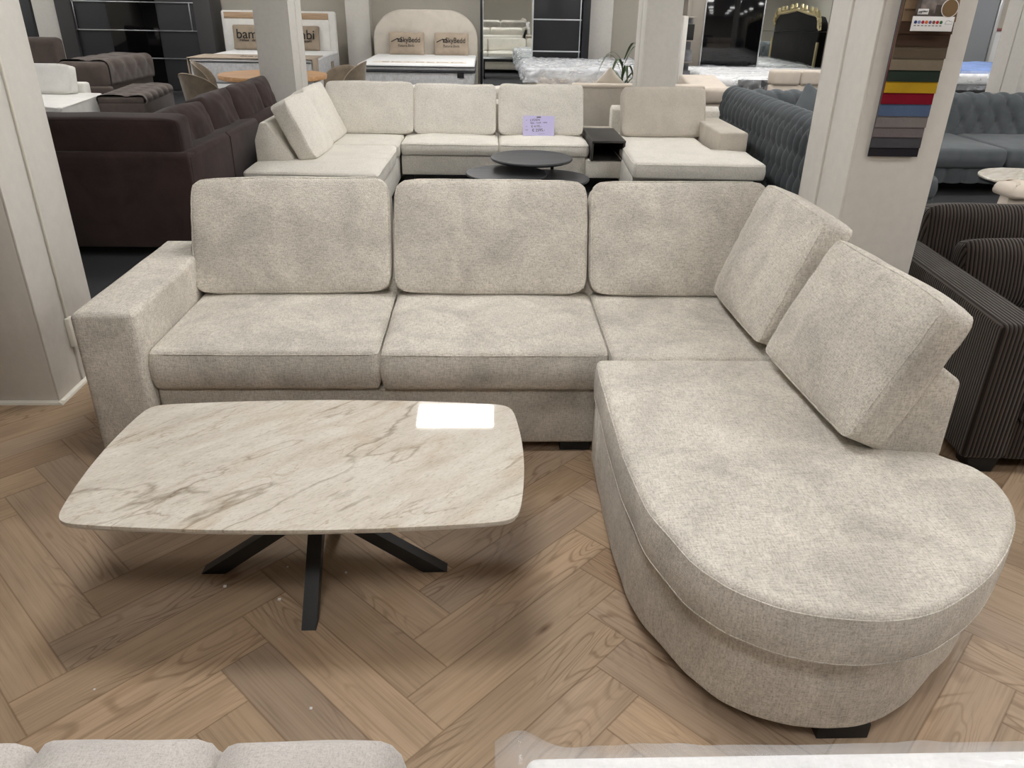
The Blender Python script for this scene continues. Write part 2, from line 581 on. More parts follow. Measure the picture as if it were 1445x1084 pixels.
def softgrid(w, d, h, r, nx, ny, nz):
    """surface grid of a rounded box, centred; returns raw box points, faces"""
    H = np.array([w/2, d/2, h/2])
    r = min(r, 0.49*min(w, d, h))
    ax = [axis_samples(H[0], r, nx), axis_samples(H[1], r, ny), axis_samples(H[2], r, nz)]
    idx, V, Fc = {}, [], []

    def vid(p):
        k = tuple(np.round(p, 6))
        if k not in idx:
            idx[k] = len(V)
            V.append(p)
        return idx[k]
    for a in range(3):
        b, c = (a+1) % 3, (a+2) % 3
        for s in (-1, 1):
            for i in range(len(ax[b])-1):
                for j in range(len(ax[c])-1):
                    q = []
                    for (ii, jj) in ((i, j), (i+1, j), (i+1, j+1), (i, j+1)):
                        p = [0, 0, 0]
                        p[a] = s*H[a]
                        p[b] = ax[b][ii]
                        p[c] = ax[c][jj]
                        q.append(vid(tuple(p)))
                    Fc.append(q if s > 0 else q[::-1])
    return np.array(V), Fc, H, r


def nz3(v, s, seed=0.0):
    return np.array([noise.noise(Vector((p[0]*s+seed, p[1]*s+seed*1.7, p[2]*s-seed))) for p in v])


def cushion(w, h, t, r=0.03, bulge=0.35, seed=1, wr=0.003, round_n=9, nx=30, nz=20, bow=0.012, sag=0.008, pipes=True, pr=0.0028, pucker=0.003):
    """upright cushion: x is width (centred), y thickness (front is -y), z from 0 up to h; returns body, piping"""
    raw, Fc, H, r = softgrid(w, t, h, r, nx, 4, nz)

    def D(q):
        p = roundmap(q, H, r)
        u, v = p[:, 0]/H[0], p[:, 2]/H[2]
        au, av = np.minimum(1, np.abs(u)), np.minimum(1, np.abs(v))
        k = np.maximum(1.0, (au**round_n+av**round_n)**(1.0/round_n))
        p = p.copy()
        p[:, 0] /= k
        p[:, 2] /= k
        puff = (1-au**3.0)*(1-av**3.0)
        p[:, 1] *= (1-bulge)+bulge*puff
        p[:, 0] *= 1+bow*(1-av**2)
        p[:, 2] *= 1+bow*1.4*(1-au**2)
        p[:, 2] += sag*nz3(np.stack([p[:, 0], p[:, 1]*0, p[:, 0]*0], 1), 3.5, seed)*(v > 0)*av
        sgn = np.sign(p[:, 1])
        p[:, 1] += sgn*(wr*2.2*nz3(p, 5, seed+4)+wr*nz3(p, 14, seed+9))*(0.35+puff)
        edge = np.clip((np.maximum(au, av)-0.72)/0.28, 0, 1)
        al = np.where(au > av, p[:, 2], p[:, 0])
        p[:, 1] += sgn*pucker*edge*np.array([noise.noise(Vector((a*32+seed, seed*3.1, 0.5))) for a in al])*np.minimum(1, np.abs(p[:, 1])/(0.3*t))
        return p
    body = (D(raw), Fc)
    pip = None
    if pipes:
        loops = []
        for s in (-1, 1):
            q = []
            n1, n2 = 22, 16
            for i in range(n1):
                q.append((-H[0]+2*H[0]*i/n1, s*H[1], -H[2]))
            for i in range(n2):
                q.append((H[0], s*H[1], -H[2]+2*H[2]*i/n2))
            for i in range(n1):
                q.append((H[0]-2*H[0]*i/n1, s*H[1], H[2]))
            for i in range(n2):
                q.append((-H[0], s*H[1], H[2]-2*H[2]*i/n2))
            pp = D(np.array(q))
            loops.append(tube(pp, pr, True))
        pip = mv(join(*loops), z=h/2)
    return mv(body, z=h/2), pip


def smooth_poly(pts, n=160, sig=0.03):
    """resample a closed polygon evenly and soften its corners with a Gaussian of width sig (metres)"""
    p = np.array(pts, float)
    q = np.vstack([p, p[:1]])
    d = np.r_[0, np.cumsum(np.linalg.norm(np.diff(q, axis=0), axis=1))]
    t = np.linspace(0, d[-1], n, endpoint=False)
    r = np.stack([np.interp(t, d, q[:, 0]), np.interp(t, d, q[:, 1])], 1)
    st = d[-1]/n
    k = int(3*sig/st)+1
    wts = np.exp(-0.5*(np.arange(-k, k+1)*st/max(sig, 1e-6))**2)
    wts /= wts.sum()
    out = np.zeros_like(r)
    for i, wv in enumerate(wts):
        out += wv*np.roll(r, k-i, axis=0)
    return out


def area2(p):
    x, y = p[:, 0], p[:, 1]
    return np.sum(x*np.roll(y, -1)-np.roll(x, -1)*y)


def inset(p, d):
    """move each point of a counter-clockwise outline inwards by d"""
    t = np.roll(p, -1, 0)-np.roll(p, 1, 0)
    t /= np.maximum(np.linalg.norm(t, axis=1, keepdims=True), 1e-9)
    nrm = np.stack([-t[:, 1], t[:, 0]], 1)
    dd = d[:, None] if hasattr(d, '__len__') else d
    return p+nrm*dd


def pad(outline, z0, z1, rt=0.02, rb=0.012, crown=0.012, seed=0, wr=0.0, pipe=None, rings=7, side_bulge=0.0, pipe_low=False):
    """upholstered slab over a plan outline: rounded lower and upper edges, domed top; returns body, piping"""
    p = np.array(outline, float)
    if area2(p) < 0:
        p = p[::-1]
    n = len(p)
    c = p.mean(0)
    R = []
    R.append(np.c_[c+(p-c)*0.5, np.full(n, z0)])
    R.append(np.c_[inset(p, rb), np.full(n, z0)])
    for a in (30, 60, 90):
        a = math.radians(a)
        R.append(np.c_[inset(p, rb*(1-math.sin(a))), np.full(n, z0+rb*(1-math.cos(a)))])
    if side_bulge:
        for k in (0.25, 0.5, 0.75):
            R.append(np.c_[inset(p, -side_bulge*4*k*(1-k)), np.full(n, z0+rb+(z1-rt-z0-rb)*k)])
    for a in (0, 22, 45, 67, 90):
        a = math.radians(a)
        R.append(np.c_[inset(p, rt*(1-math.cos(a))), np.full(n, z1-rt+rt*math.sin(a))])
    top = inset(p, rt)
    for k in range(1, rings+1):
        s = 1-k/(rings+0.35)
        R.append(np.c_[c+(top-c)*s, np.full(n, z1+crown*(1-s**2.2))])
    v = np.vstack(R)
    if wr:
        v[:, 2] += wr*nz3(v, 4, seed)*(v[:, 2] > z1-rt)
        off = wr*0.8*nz3(v, 7, seed+3)
        dirn = v[:, :2]-c
        dirn /= np.maximum(np.linalg.norm(dirn, axis=1, keepdims=True), 1e-9)
        v[:, :2] += dirn*off[:, None]
    f = []
    for j in range(len(R)-1):
        for i in range(n):
            f.append([j*n+i, j*n+(i+1) % n, (j+1)*n+(i+1) % n, (j+1)*n+i])
    f.append(list(range(n))[::-1])
    f.append([(len(R)-1)*n+i for i in range(n)])
    pip = None
    if pipe:
        ring = 5+(3 if side_bulge else 0)+1
        L1 = v[ring*n:(ring+1)*n]
        gs = [tube(L1[::2], pipe, True)]
        if pipe_low:
            gs.append(tube(v[3*n:4*n][::2], pipe, True))
        pip = join(*gs)
    return (v, f), pip


def rect(x0, x1, y0, y1):
    return [(x0, y0), (x1, y0), (x1, y1), (x0, y1)]


def seatpad(x0, x1, y0, y1, z0, z1, sig=0.016, **k):
    return pad(smooth_poly(rect(x0, x1, y0, y1), 132, sig), z0, z1, **k)


# ------------------------------------------------------------------ objects
def wloc(o):
    v = Vector((0, 0, 0))
    while o is not None:
        v += o.location
        o = o.parent
    return v


def put(name, g, mat, parent=None, local=False, smooth=True, angle=40):
    """link geometry given in world coordinates (or the parent's own when local) as one mesh object"""
    v = np.asarray(g[0], float)
    if parent is None:
        base = Vector(((v[:, 0].min()+v[:, 0].max())/2, (v[:, 1].min()+v[:, 1].max())/2, v[:, 2].min()))
    else:
        base = Vector((0, 0, 0)) if local else wloc(parent)
    me = bpy.data.meshes.new(name)
    me.from_pydata((v-np.array(base)).tolist(), [], g[1])
    me.validate()
    bm = bmesh.new()
    bm.from_mesh(me)
    bmesh.ops.recalc_face_normals(bm, faces=bm.faces)
    bm.to_mesh(me)
    bm.free()
    if smooth:
        me.polygons.foreach_set('use_smooth', [True]*len(me.polygons))
        try:
            me.set_sharp_from_angle(angle=math.radians(angle))
        except Exception:
            pass
    me.materials.append(MAT[mat] if isinstance(mat, str) else mat)
    o = bpy.data.objects.new(name, me)
    COL.objects.link(o)
    if parent is None:
        o.location = base
    else:
        o.parent = parent
    return o


def tag(o, label, cat, group=None):
    o['label'] = label
    o['category'] = cat
    if group:
        o['group'] = group
    return o


def thing(name, label, cat, loc, group=None, rz=0.0):
    o = bpy.data.objects.new(name, None)
    o.empty_display_size = 0.1
    COL.objects.link(o)
    o.location = loc
    o.rotation_euler = (0, 0, rz)
    return tag(o, label, cat, group)


def struct(name, g, mat, parent=None, **k):
    o = put(name, g, mat, parent, **k)
    if parent is None:
        o['kind'] = 'structure'
    return o


TEXTS = []


def text(name, body, size, m, mat, parent, ext=0.0006, align='CENTER', sx=1.0):
    cu = bpy.data.curves.new(name, 'FONT')
    cu.body = body
    cu.size = size
    cu.extrude = ext
    cu.align_x = align
    cu.align_y = 'CENTER'
    cu.materials.append(MAT[mat])
    o = bpy.data.objects.new(name, cu)
    COL.objects.link(o)
    mm = m @ Matrix.Diagonal((sx, 1, 1, 1))
    if parent:
        o.parent = parent
        mm = Matrix.Translation(-wloc(parent)) @ mm
    o.matrix_local = mm
    TEXTS.append(o)
    return o


def copy_tree(o, parent=None):
    c = o.copy()
    COL.objects.link(c)
    if parent is not None:
        c.parent = parent
    for ch in list(o.children):
        copy_tree(ch, c)
    return c


def soft(parent, name, mat, g, pip, pmat=None, label=None, local=False):
    o = put(name, g, mat, parent, local=local, angle=75)
    if label:
        o['label'] = label
    if pip is not None:
        put('piping', pip, pmat or mat, o, local=local)
    return o


def place_cushion(parent, mat, w, h, t, m, seed, name='back_cushion', label=None, pmat=None, **k):
    g, p = cushion(w, h, t, seed=seed, **k)
    return soft(parent, name, mat, xf(g, m), xf(p, m) if p is not None else None, pmat, label)


# ------------------------------------------------------------------ room shell
XL, XR, YF, YB = -10.0, 11.5, -4.0, 15.6
ceil = struct('ceiling', rbox(XL-.1, XR+.1, YF-.1, YB+.1, CEIL_Z, CEIL_Z+.1, 0), 'ceiling', smooth=False)
struct('wall_back', rbox(XL-.1, XR+.1, YB, YB+.1, 0, CEIL_Z, 0), 'wall', smooth=False)
struct('wall_left', rbox(XL-.1, XL, YF, YB, 0, CEIL_Z, 0), 'wall', smooth=False)
struct('wall_right', rbox(XR, XR+.1, YF, YB, 0, CEIL_Z, 0), 'wall', smooth=False)
struct('wall_front', rbox(XL-.1, XR+.1, YF-.1, YF, 0, CEIL_Z, 0), 'wall', smooth=False)


def herringbone(x0, x1, y0, y1, ox=-0.1035, oy=1.5315):
    s = 1/math.sqrt(2)
    V, Fc, UV, RN = [], [], [], []
    rnd = random.Random(11)
    n = 140
    for j in range(-12, 13):
        for k in range(-n, n):
            a0, b0 = k*PW+j*PL, k*PW-j*PL
            for kind in (0, 1):
                if kind == 0:
                    c = [(a0, b0), (a0+PL, b0), (a0+PL, b0+PW), (a0, b0+PW)]
                    uv = [(0, 0), (PL, 0), (PL, PW), (0, PW)]
                else:
                    c = [(a0+PL, b0+PW-PL), (a0+PL+PW, b0+PW-PL), (a0+PL+PW, b0+PW), (a0+PL, b0+PW)]
                    uv = [(0, 0), (0, PW), (PL, PW), (PL, 0)]
                w = [((a-b)*s+ox, (a+b)*s+oy, 0.0) for a, b in c]
                if max(p[0] for p in w) < x0 or min(p[0] for p in w) > x1 or max(p[1] for p in w) < y0 or min(p[1] for p in w) > y1:
                    continue
                i = len(V)
                V += w
                Fc.append([i, i+1, i+2, i+3])
                UV += uv
                RN.append((rnd.random(), rnd.random(), rnd.random(), 1))
    me = bpy.data.meshes.new('floor_planks')
    me.from_pydata(V, [], Fc)
    ul = me.uv_layers.new(name='UVMap')
    for i, q in enumerate(UV):
        ul.data[i].uv = q
    ca = me.color_attributes.new('Rnd', 'FLOAT_COLOR', 'CORNER')
    for i in range(len(Fc)):
        for q in range(4):
            ca.data[i*4+q].color = RN[i]
    bm = bmesh.new()
    bm.from_mesh(me)
    for co, no in (((x0, 0, 0), (-1, 0, 0)), ((x1, 0, 0), (1, 0, 0)), ((0, y0, 0), (0, -1, 0)), ((0, y1, 0), (0, 1, 0))):
        bmesh.ops.bisect_plane(bm, geom=list(bm.verts)+list(bm.edges)+list(bm.faces), plane_co=co, plane_no=no, clear_outer=True)
    bm.to_mesh(me)
    bm.free()
    me.materials.append(MAT['planks'])
    o = bpy.data.objects.new('floor', me)
    COL.objects.link(o)
    o['kind'] = 'structure'
    return o


WX0, WX1, WY0, WY1 = -5.0, 5.0, -2.0, 3.86
herringbone(WX0, WX1, WY0, WY1)
struct('floor_carpet', join(rbox(XL, XR, WY1, YB, -.05, 0, 0), rbox(XL, XR, YF, WY0, -.05, 0, 0), rbox(XL, WX0, WY0, WY1, -.05, 0, 0), rbox(WX1, XR, WY0, WY1, -.05, 0, 0)), 'carpet', smooth=False)
struct('trim_1', rbox(WX0, WX1, WY1-.012, WY1+.012, -.01, .004, .002), 'steel')


def pillar(x0, x1, y0, y1, groove=None, skirting=False):
    """square concrete column; groove = (side, y) puts a vertical joint strip in its left or right face"""
    e = 0.010
    gs = []
    if groove:
        sd, gy = groove
        a, b = (x0+e, x1) if sd == 'left' else (x0, x1-e)
        gs.append(rbox(a, b, y0, y1, 0, CEIL_Z, 0.006))
        xa, xb = (x0, x0+e+.002) if sd == 'left' else (x1-e-.002, x1)
        gs.append(rbox(xa, xb, y0, gy-.012, 0, CEIL_Z, 0.004))
        gs.append(rbox(xa, xb, gy+.012, y1, 0, CEIL_Z, 0.004))
    else:
        gs.append(rbox(x0, x1, y0, y1, 0, CEIL_Z, 0.006))
    o = struct('pillar', join(*gs), 'paint')
    if skirting:
        put('skirting', join(prism([(y0, 0), (y0-.016, 0), (y0-.013, .009), (y0, .016)], x0, x1+.016, 'x'),
                             prism([(x1, 0), (x1+.016, 0), (x1+.013, .009), (x1, .016)], y0-.016, y1, 'y')), 'plate', o)
    return o


pillar(-2.14, -1.876, 3.06, 3.515, ('right', 3.268), True)
pillar(1.435, 1.786, 3.06, 3.51, ('left', 3.31))
pillar(-2.33, -1.974, 8.6, 9.2, ('right', 8.92))
pillar(1.627, 1.998, 8.6, 9.09, ('left', 8.84))
pillar(5.67, 6.05, 8.6, 9.14, ('left', 8.87))
pillar(-2.487, -2.065, 15.2, YB)
pillar(1.835, 2.27, 15.2, YB)
pillar(-7.762, -7.37, 14.9, YB)
# doorway lining beside the left pillar
dj = struct('door_1', rbox(-3.1, -2.15, 3.10, 3.14, 0.002, 2.1, .004), 'white_wood')
put('door_frame', join(rbox(-2.20, -2.142, 3.05, 3.17, 0, 2.15, .004), rbox(-3.16, -3.10, 3.05, 3.17, 0, 2.15, .004), rbox(-3.10, -2.2, 3.05, 3.17, 2.10, 2.15, .004)), 'paint', dj)
put('door_handle', join(rbox(-2.99, -2.95, 3.085, 3.1, 1.0, 1.12, .004), rbox(-2.98, -2.86, 3.05, 3.065, 1.05, 1.068, .006), rbox(-2.98, -2.962, 3.05, 3.1, 1.05, 1.068, .004)), 'steel', dj)

# ceiling lamps
pr = None
for j, y in enumerate(PANEL_Y):
    for i, x in enumerate(PANEL_X):
        if not (XL+.6 < x < XR-.6) or (x < -2 and y < 5):
            continue
        if pr is None:
            pr = thing('ceiling_light', 'white framed square LED panel set in the ceiling', 'ceiling light', (x, y, CEIL_Z-.03), 'LED ceiling panels')
            w, d = PANEL_W/2, PANEL_D/2
            put('frame', join(rbox(-w-.03, w+.03, -d-.03, -d, 0, .03, .002), rbox(-w-.03, w+.03, d, d+.03, 0, .03, .002), rbox(-w-.03, -w, -d, d, 0, .03, .002), rbox(w, w+.03, -d, d, 0, .03, .002)), 'white_wood', pr, local=True)
            put('diffuser', rbox(-w, w, -d, d, .006, .012, 0), 'panel', pr, local=True, smooth=False)
        else:
            c = copy_tree(pr)
            c.location = (x, y, CEIL_Z-.03)

# switch box on the left pillar
t = thing('cable_box', 'small ivory cable box low on the side of the left pillar', 'electrical box', (-1.868, 3.268, 0.19))
put('cover', rbox(-1.877, -1.855, 3.245, 3.29, .19, .325, .004), 'plate', t)
put('conduit', rbox(-1.877, -1.868, 3.262, 3.274, .325, 2.9, .002), 'plate', t)

# ------------------------------------------------------------------ main corner sofa
S = thing('corner_sofa', 'greige chenille corner sofa with round-ended chaise behind the stone coffee table', 'sofa', (0.0, 2.6, 0))
put('arm', pad(smooth_poly(rect(-1.468, -1.246, 2.572, 3.5), 150, .014), .045, .618, rt=.022, rb=.01, crown=.006, wr=.003, seed=5)[0], 'sofa', S, angle=75)
put('base', rbox(-1.245, 0.442, 2.64, 3.48, .045, .292, .014, 3), 'sofa', S)
put('back_frame', prism([(3.22, .06), (3.5, .06), (3.5, .69), (3.43, .742), (3.36, .70), (3.27, .46)], -1.25, 1.30, 'x', .014, 3), 'sofa', S)
put('back_frame', prism([(1.10, .06), (1.343, .06), (1.345, .46), (1.342, .685), (1.262, .742), (1.21, .70), (1.135, .46)], 1.897, 3.5, 'y', .014, 3), 'sofa', S)
for k, (x0, x1, y0) in enumerate(((-1.243, -.398, 2.612), (-.390, .462, 2.606))):
    g, p = seatpad(x0, x1, y0, 3.32, .294, .458, rt=.026, rb=.022, crown=.016, wr=.004, seed=11+k*3, pipe=.0024, side_bulge=.008)
    soft(S, 'seat_cushion', 'sofa', g, p)
g, p = seatpad(.470, 1.20, 2.562, 3.32, .30, .456, rt=.024, rb=.02, crown=.010, wr=.004, seed=21, pipe=.0024)
soft(S, 'seat_cushion', 'sofa', g, p)
CH = [(.402, 2.552), (.398, 2.2), (.399, 1.88), (.420, 1.62), (.485, 1.415), (.555, 1.325), (.64, 1.266), (.735, 1.234), (.83, 1.224), (.92, 1.232), (1.01, 1.258),
      (1.10, 1.308), (1.19, 1.378), (1.28, 1.462), (1.36, 1.56), (1.41, 1.66), (1.425, 1.75), (1.405, 1.83), (1.335, 1.89), (1.30, 2.0), (1.30, 2.552)]
CHs = smooth_poly(CH, 220, .022)
g, p = pad(CHs, .314, .458, rt=.024, rb=.008, crown=.014, wr=.004, seed=31, pipe=.0022, side_bulge=.004, rings=9, pipe_low=True)
soft(S, 'chaise_cushion', 'sofa', g, p)
cb = CHs if area2(CHs) > 0 else CHs[::-1]
fr = np.clip((1.75-cb[:, 1])/0.35, 0, 1)
put('chaise_base', pad(inset(cb, 0.006+0.046*fr), .045, .325, rt=.01, rb=.012, crown=0, wr=.006, seed=33)[0], 'sofa', S, angle=75)
for x0, x1, y0, y1 in ((.30, .42, 2.66, 2.78), (-1.44, -1.32, 2.62, 2.74), (-1.44, -1.32, 3.34, 3.46), (.82, .95, 1.288, 1.40), (1.2, 1.31, 3.34, 3.46), (.46, .58, 2.3, 2.42)):
    put('foot', rbox(x0, x1, y0, y1, 0, .05, .003), 'plinth', S)
LEAN = math.radians(24)
for k, (cx, w, h, z, rzz) in enumerate(((-.838, .85, .500, .462, 0.012), (.022, .842, .50, .462, 0), (.852, .79, .505, .458, 0))):
    m = frm((cx, 3.245, z-.012), 0, 0, rzz) @ Matrix.Rotation(-LEAN, 4, 'X') @ Matrix.Rotation((-.012, .004, .006)[k], 4, 'Y')
    place_cushion(S, 'sofa', w, h, .175, m, 41+k*7, wr=.0016, bulge=.28, nx=44, nz=28, round_n=9, pucker=.005)
for k, (cy, w, h, x, tilt, rz) in enumerate(((2.86, .60, .50, 1.045, 20, 1.5), (2.19, .65, .465, 1.066, 24.5, 3.0))):
    m = frm((x, cy, .486), 0, 0, -PI/2+math.radians(rz)) @ Matrix.Rotation(-math.radians(tilt), 4, 'X')
    place_cushion(S, 'sofa', w, h, .20, m, 71+k*9, wr=.003, bulge=.40, r=.035, nx=40, nz=28, round_n=11, pucker=.005)

# ------------------------------------------------------------------ coffee table
T = thing('coffee_table', 'barrel-shaped stone coffee table on four crossed black legs', 'coffee table', (-.507, 1.942, 0))
cx, cy = -.507, 1.942
ol = []
hw, hd, bx, by = .585, .312, .028, .036
for i in range(40):
    s = -1+2*i/40
    ol.append((cx+hw*s, cy-hd-by*(1-s*s)))
for i in range(24):
    s = -1+2*i/24
    ol.append((cx+hw+bx*(1-s*s), cy+hd*s))
for i in range(40):
    s = 1-2*i/40
    ol.append((cx+hw*s, cy+hd+by*(1-s*s)))
for i in range(24):
    s = 1-2*i/24
    ol.append((cx-hw-bx*(1-s*s), cy+hd*s))
ol = smooth_poly(ol, 240, .034)
k = 1.028
ol = np.array([cx, cy])+(ol-np.array([cx, cy]))*np.array([1.012, 1.016])
put('tabletop', pad(ol, .411, .421, rt=.0015, rb=.001, crown=0)[0], 'marble', T, angle=4)
put('tabletop_core', pad(inset(ol, .004), .402, .411, rt=.001, rb=.004, crown=0)[0], 'stone_edge', T)
HUB = .25
for ax, ay, rch in ((-1, 0, .385), (1, 0, .385), (0, -1, .268), (0, 1, .268)):
    px, py = -ay, ax
    wd = .021
    dr = .075 if rch > .3 else .045
    def q(r, s, z):
        return (cx+ax*r+px*s*wd, cy+ay*r+py*s*wd, z)
    low = hexa([q(rch-dr, -1, 0), q(rch, -1, 0), q(rch, 1, 0), q(rch-dr, 1, 0)],
               [q(-.03, -1, HUB), q(.03, -1, HUB), q(.03, 1, HUB), q(-.03, 1, HUB)])
    up = hexa([q(-.02, -1, HUB-.01), q(.03, -1, HUB-.01), q(.03, 1, HUB-.01), q(-.02, 1, HUB-.01)],
              [q(.16, -1, .396), q(.22, -1, .396), q(.22, 1, .396), q(.16, 1, .396)])
    put('leg', join(low, up), 'black', T, smooth=False)
put('mounting_plate', rbox(cx-.25, cx+.25, cy-.22, cy+.22, .396, .402, .001), 'black', T)

# ------------------------------------------------------------------ crumbs on the floor
for k, (x, y) in enumerate(((-.63, 1.95), (-.86, 1.97), (-.80, 1.86), (-.52, 1.93), (-.44, 1.92), (-.62, 1.80), (-1.02, 1.47), (-.445, 1.40))):
    s = .0028+.0012*(k % 3)
    tag(put('crumb', rbox(x-s, x+s*.8, y-s*.7, y+s, 0, s, s*.3), 'white'), 'tiny white crumb lying on the herringbone planks around the coffee table', 'crumb', 'white crumbs on the floor')

# ------------------------------------------------------------------ cream U-shaped sofa behind the main sofa
U = thing('u_shaped_sofa', 'cream boucle U-shaped sofa with a black side shelf between its seats', 'sofa', (0.2, 7.2, 0))
put('base', join(rbox(-.78, .93, 7.33, 8.2, .15, .33, .012), rbox(.93, 1.28, 7.25, 8.2, .15, .31, .012), rbox(-1.83, -.80, 6.0, 8.2, .10, .33, .012), rbox(1.25, 2.30, 6.62, 8.2, .12, .33, .012)), 'cream', U)
for x0, x1, y0, y1 in ((-.76, -.68, 7.4, 7.48), (.84, .92, 7.4, 7.48), (-1.78, -1.68, 6.05, 6.15), (-.92, -.84, 6.05, 6.15), (1.3, 1.38, 6.7, 6.78), (2.2, 2.28, 6.7, 6.78), (-1.78, -1.68, 8.05, 8.15), (2.2, 2.28, 8.05, 8.15)):
    put('foot', rbox(x0, x1, y0, y1, 0, .152, .004), 'plinth', U)
put('back_frame', prism([(8.0, .15), (8.2, .15), (8.2, .70), (8.14, .74), (8.06, .70)], -1.78, .93, 'x', .012), 'cream', U)
put('back_frame', prism([(8.0, .15), (8.2, .15), (8.2, .66), (8.14, .70), (8.06, .66)], 1.26, 2.35, 'x', .012), 'cream', U)
put('back_frame', prism([(-1.83, .12), (-1.53, .12), (-1.53, .44), (-1.72, .735), (-1.775, .735), (-1.83, .60)], 6.36, 8.2, 'y', .012), 'cream', U)
for k, (x0, x1) in enumerate(((-.775, .118), (.128, .955))):
    g, p = seatpad(x0, x1, 7.30, 8.06, .33, .445, rt=.03, rb=.02, crown=.018, wr=.005, seed=101+k, pipe=.004, side_bulge=.006)
    soft(U, 'seat_cushion', 'cream', g, p)
g, p = seatpad(-1.5, -.785, 7.18, 8.06, .33, .44, rt=.028, rb=.02, crown=.012, wr=.004, seed=105, pipe=.004)
soft(U, 'seat_cushion', 'cream', g, p)
lo = smooth_poly([(-1.835, 5.94), (-.805, 5.86), (-.785, 6.9), (-.80, 7.16), (-1.52, 7.18), (-1.52, 6.37), (-1.835, 6.37)], 170, .03)
g, p = pad(lo, .32, .445, rt=.028, rb=.02, crown=.008, wr=.004, seed=107, pipe=.004)
soft(U, 'chaise_cushion', 'cream', g, p)
lo = smooth_poly([(1.225, 6.46), (2.32, 6.40), (2.345, 7.04), (2.06, 7.06), (2.06, 8.06), (1.285, 8.06)], 170, .03)
g, p = pad(lo, .31, .445, rt=.032, rb=.02, crown=.006, wr=.005, seed=109, pipe=.004, side_bulge=.006)
soft(U, 'chaise_cushion', 'cream', g, p)
put('arm', rbox(2.085, 2.345, 7.06, 8.2, .30, .60, .02, 3), 'console_beige', U)
sh = put('side_shelf', join(rbox(.965, 1.275, 7.20, 7.98, .475, .497, .003), rbox(.965, .985, 7.22, 7.98, .31, .475, .002), rbox(1.255, 1.275, 7.22, 7.98, .31, .475, .002), rbox(.985, 1.255, 7.94, 7.98, .31, .475, .002), rbox(.985, 1.255, 7.24, 7.94, .31, .318, .001)), 'console', U)
sh['label'] = 'black open shelf console between the seats'
put('console_back', rbox(.96, 1.275, 8.02, 8.2, .31, .485, .01), 'console_beige', U)
for k, (c, w, h) in enumerate(((-1.115, .85, .50), (-.298, .80, .485), (.535, .83, .49), (1.735, .83, .485))):
    m = frm((c, 7.80, .43), 0, 0, 0) @ Matrix.Rotation(-math.radians(22), 4, 'X')
    place_cushion(U, 'console_beige' if k == 3 else 'cream', w, h, .17, m, 121+k*5, wr=.004, bulge=.25, nx=24, nz=18, bow=-.006, sag=.012)
for k, (c, w, h) in enumerate(((6.71, .67, .50), (7.43, .68, .51))):
    m = frm((-1.40, c, .43), 0, 0, PI/2-math.radians(3)) @ Matrix.Rotation(-math.radians(26), 4, 'X')
    place_cushion(U, 'cream', w, h, .18, m, 141+k*5, wr=.004, bulge=.25, nx=24, nz=18)

# price card leaning on the cream sofa
t = thing('price_card', 'lilac handwritten price card leaning on the cream sofa cushion', 'price card', (.505, 7.69, .462))
CM = frm((.505, 7.665, .462), math.radians(-18), 0, math.radians(-2))
cw, chh = .30, .185
put('card', xf(rbox(-cw/2, cw/2, -.0015, .0015, 0, chh, .0005, 1), CM), 'lilac', t)
TM = CM @ Matrix.Translation((0, -.0022, 0)) @ Matrix.Rotation(PI/2, 4, 'X')
for txt, x, y, s, ink in (('LYDEN', -.035, .145, .030, 'ink'), ('3zits - hoek - otto', .0, .121, .022, 'ink'), ('van', -.115, .143, .012, 'ink2'), ('nu', -.115, .085, .014, 'ink2'), ('\u20ac 4195,-', -.02, .087, .030, 'ink2'), ('voor', -.112, .053, .014, 'ink'), ('\u20ac 2595,-', .0, .052, .036, 'ink'), ('-----------', .03, .02, .018, 'ink2')):
    text('lettering', txt, s, TM @ Matrix.Translation((x, y, 0)) @ Matrix.Rotation(.06, 4, 'Z'), ink, t)
put('letterhead', xf(rbox(-.02, .02, -.0022, -.0012, chh-.018, chh-.008, 0), CM), 'ink2', t)

# nest of round black tables
for nm, cx_, cy_, z, r, lab in (('side_table', .385, 6.62, .45, .345, 'tallest round black wood table of the three before the cream sofa'),
                            ('side_table', .17, 6.42, .36, .335, 'low round black wood table left of the tallest one'),
                            ('side_table', .52, 6.42, .325, .335, 'lowest round black wood table right of the tallest one')):
    t = thing(nm, lab, 'side table', (cx_, cy_, 0), 'three round black nesting tables')
    put('tabletop', lathe([(0.0001, z-.03), (r-.03, z-.03), (r-.008, z-.022), (r, z-.012), (r-.004, z-.002), (r-.01, z), (r-.022, z-.0025), (.0001, z-.0025)], 56, cx_, cy_), 'blackwood', t)
    legs = ((.0, .31), (-.235, .18), (.235, .18)) if z > .4 else ((-.10, .26), (-.26, 0), (-.1, -.27)) if cx_ < .3 else ((-.05, -.27), (.27, .02), (.1, .25))
    for a, b in legs:
        put('leg', tube([(cx_+a*.75, cy_+b*.75, z-.03), (cx_+a, cy_+b, 0)], [.016, .011], n=10), 'black', t)

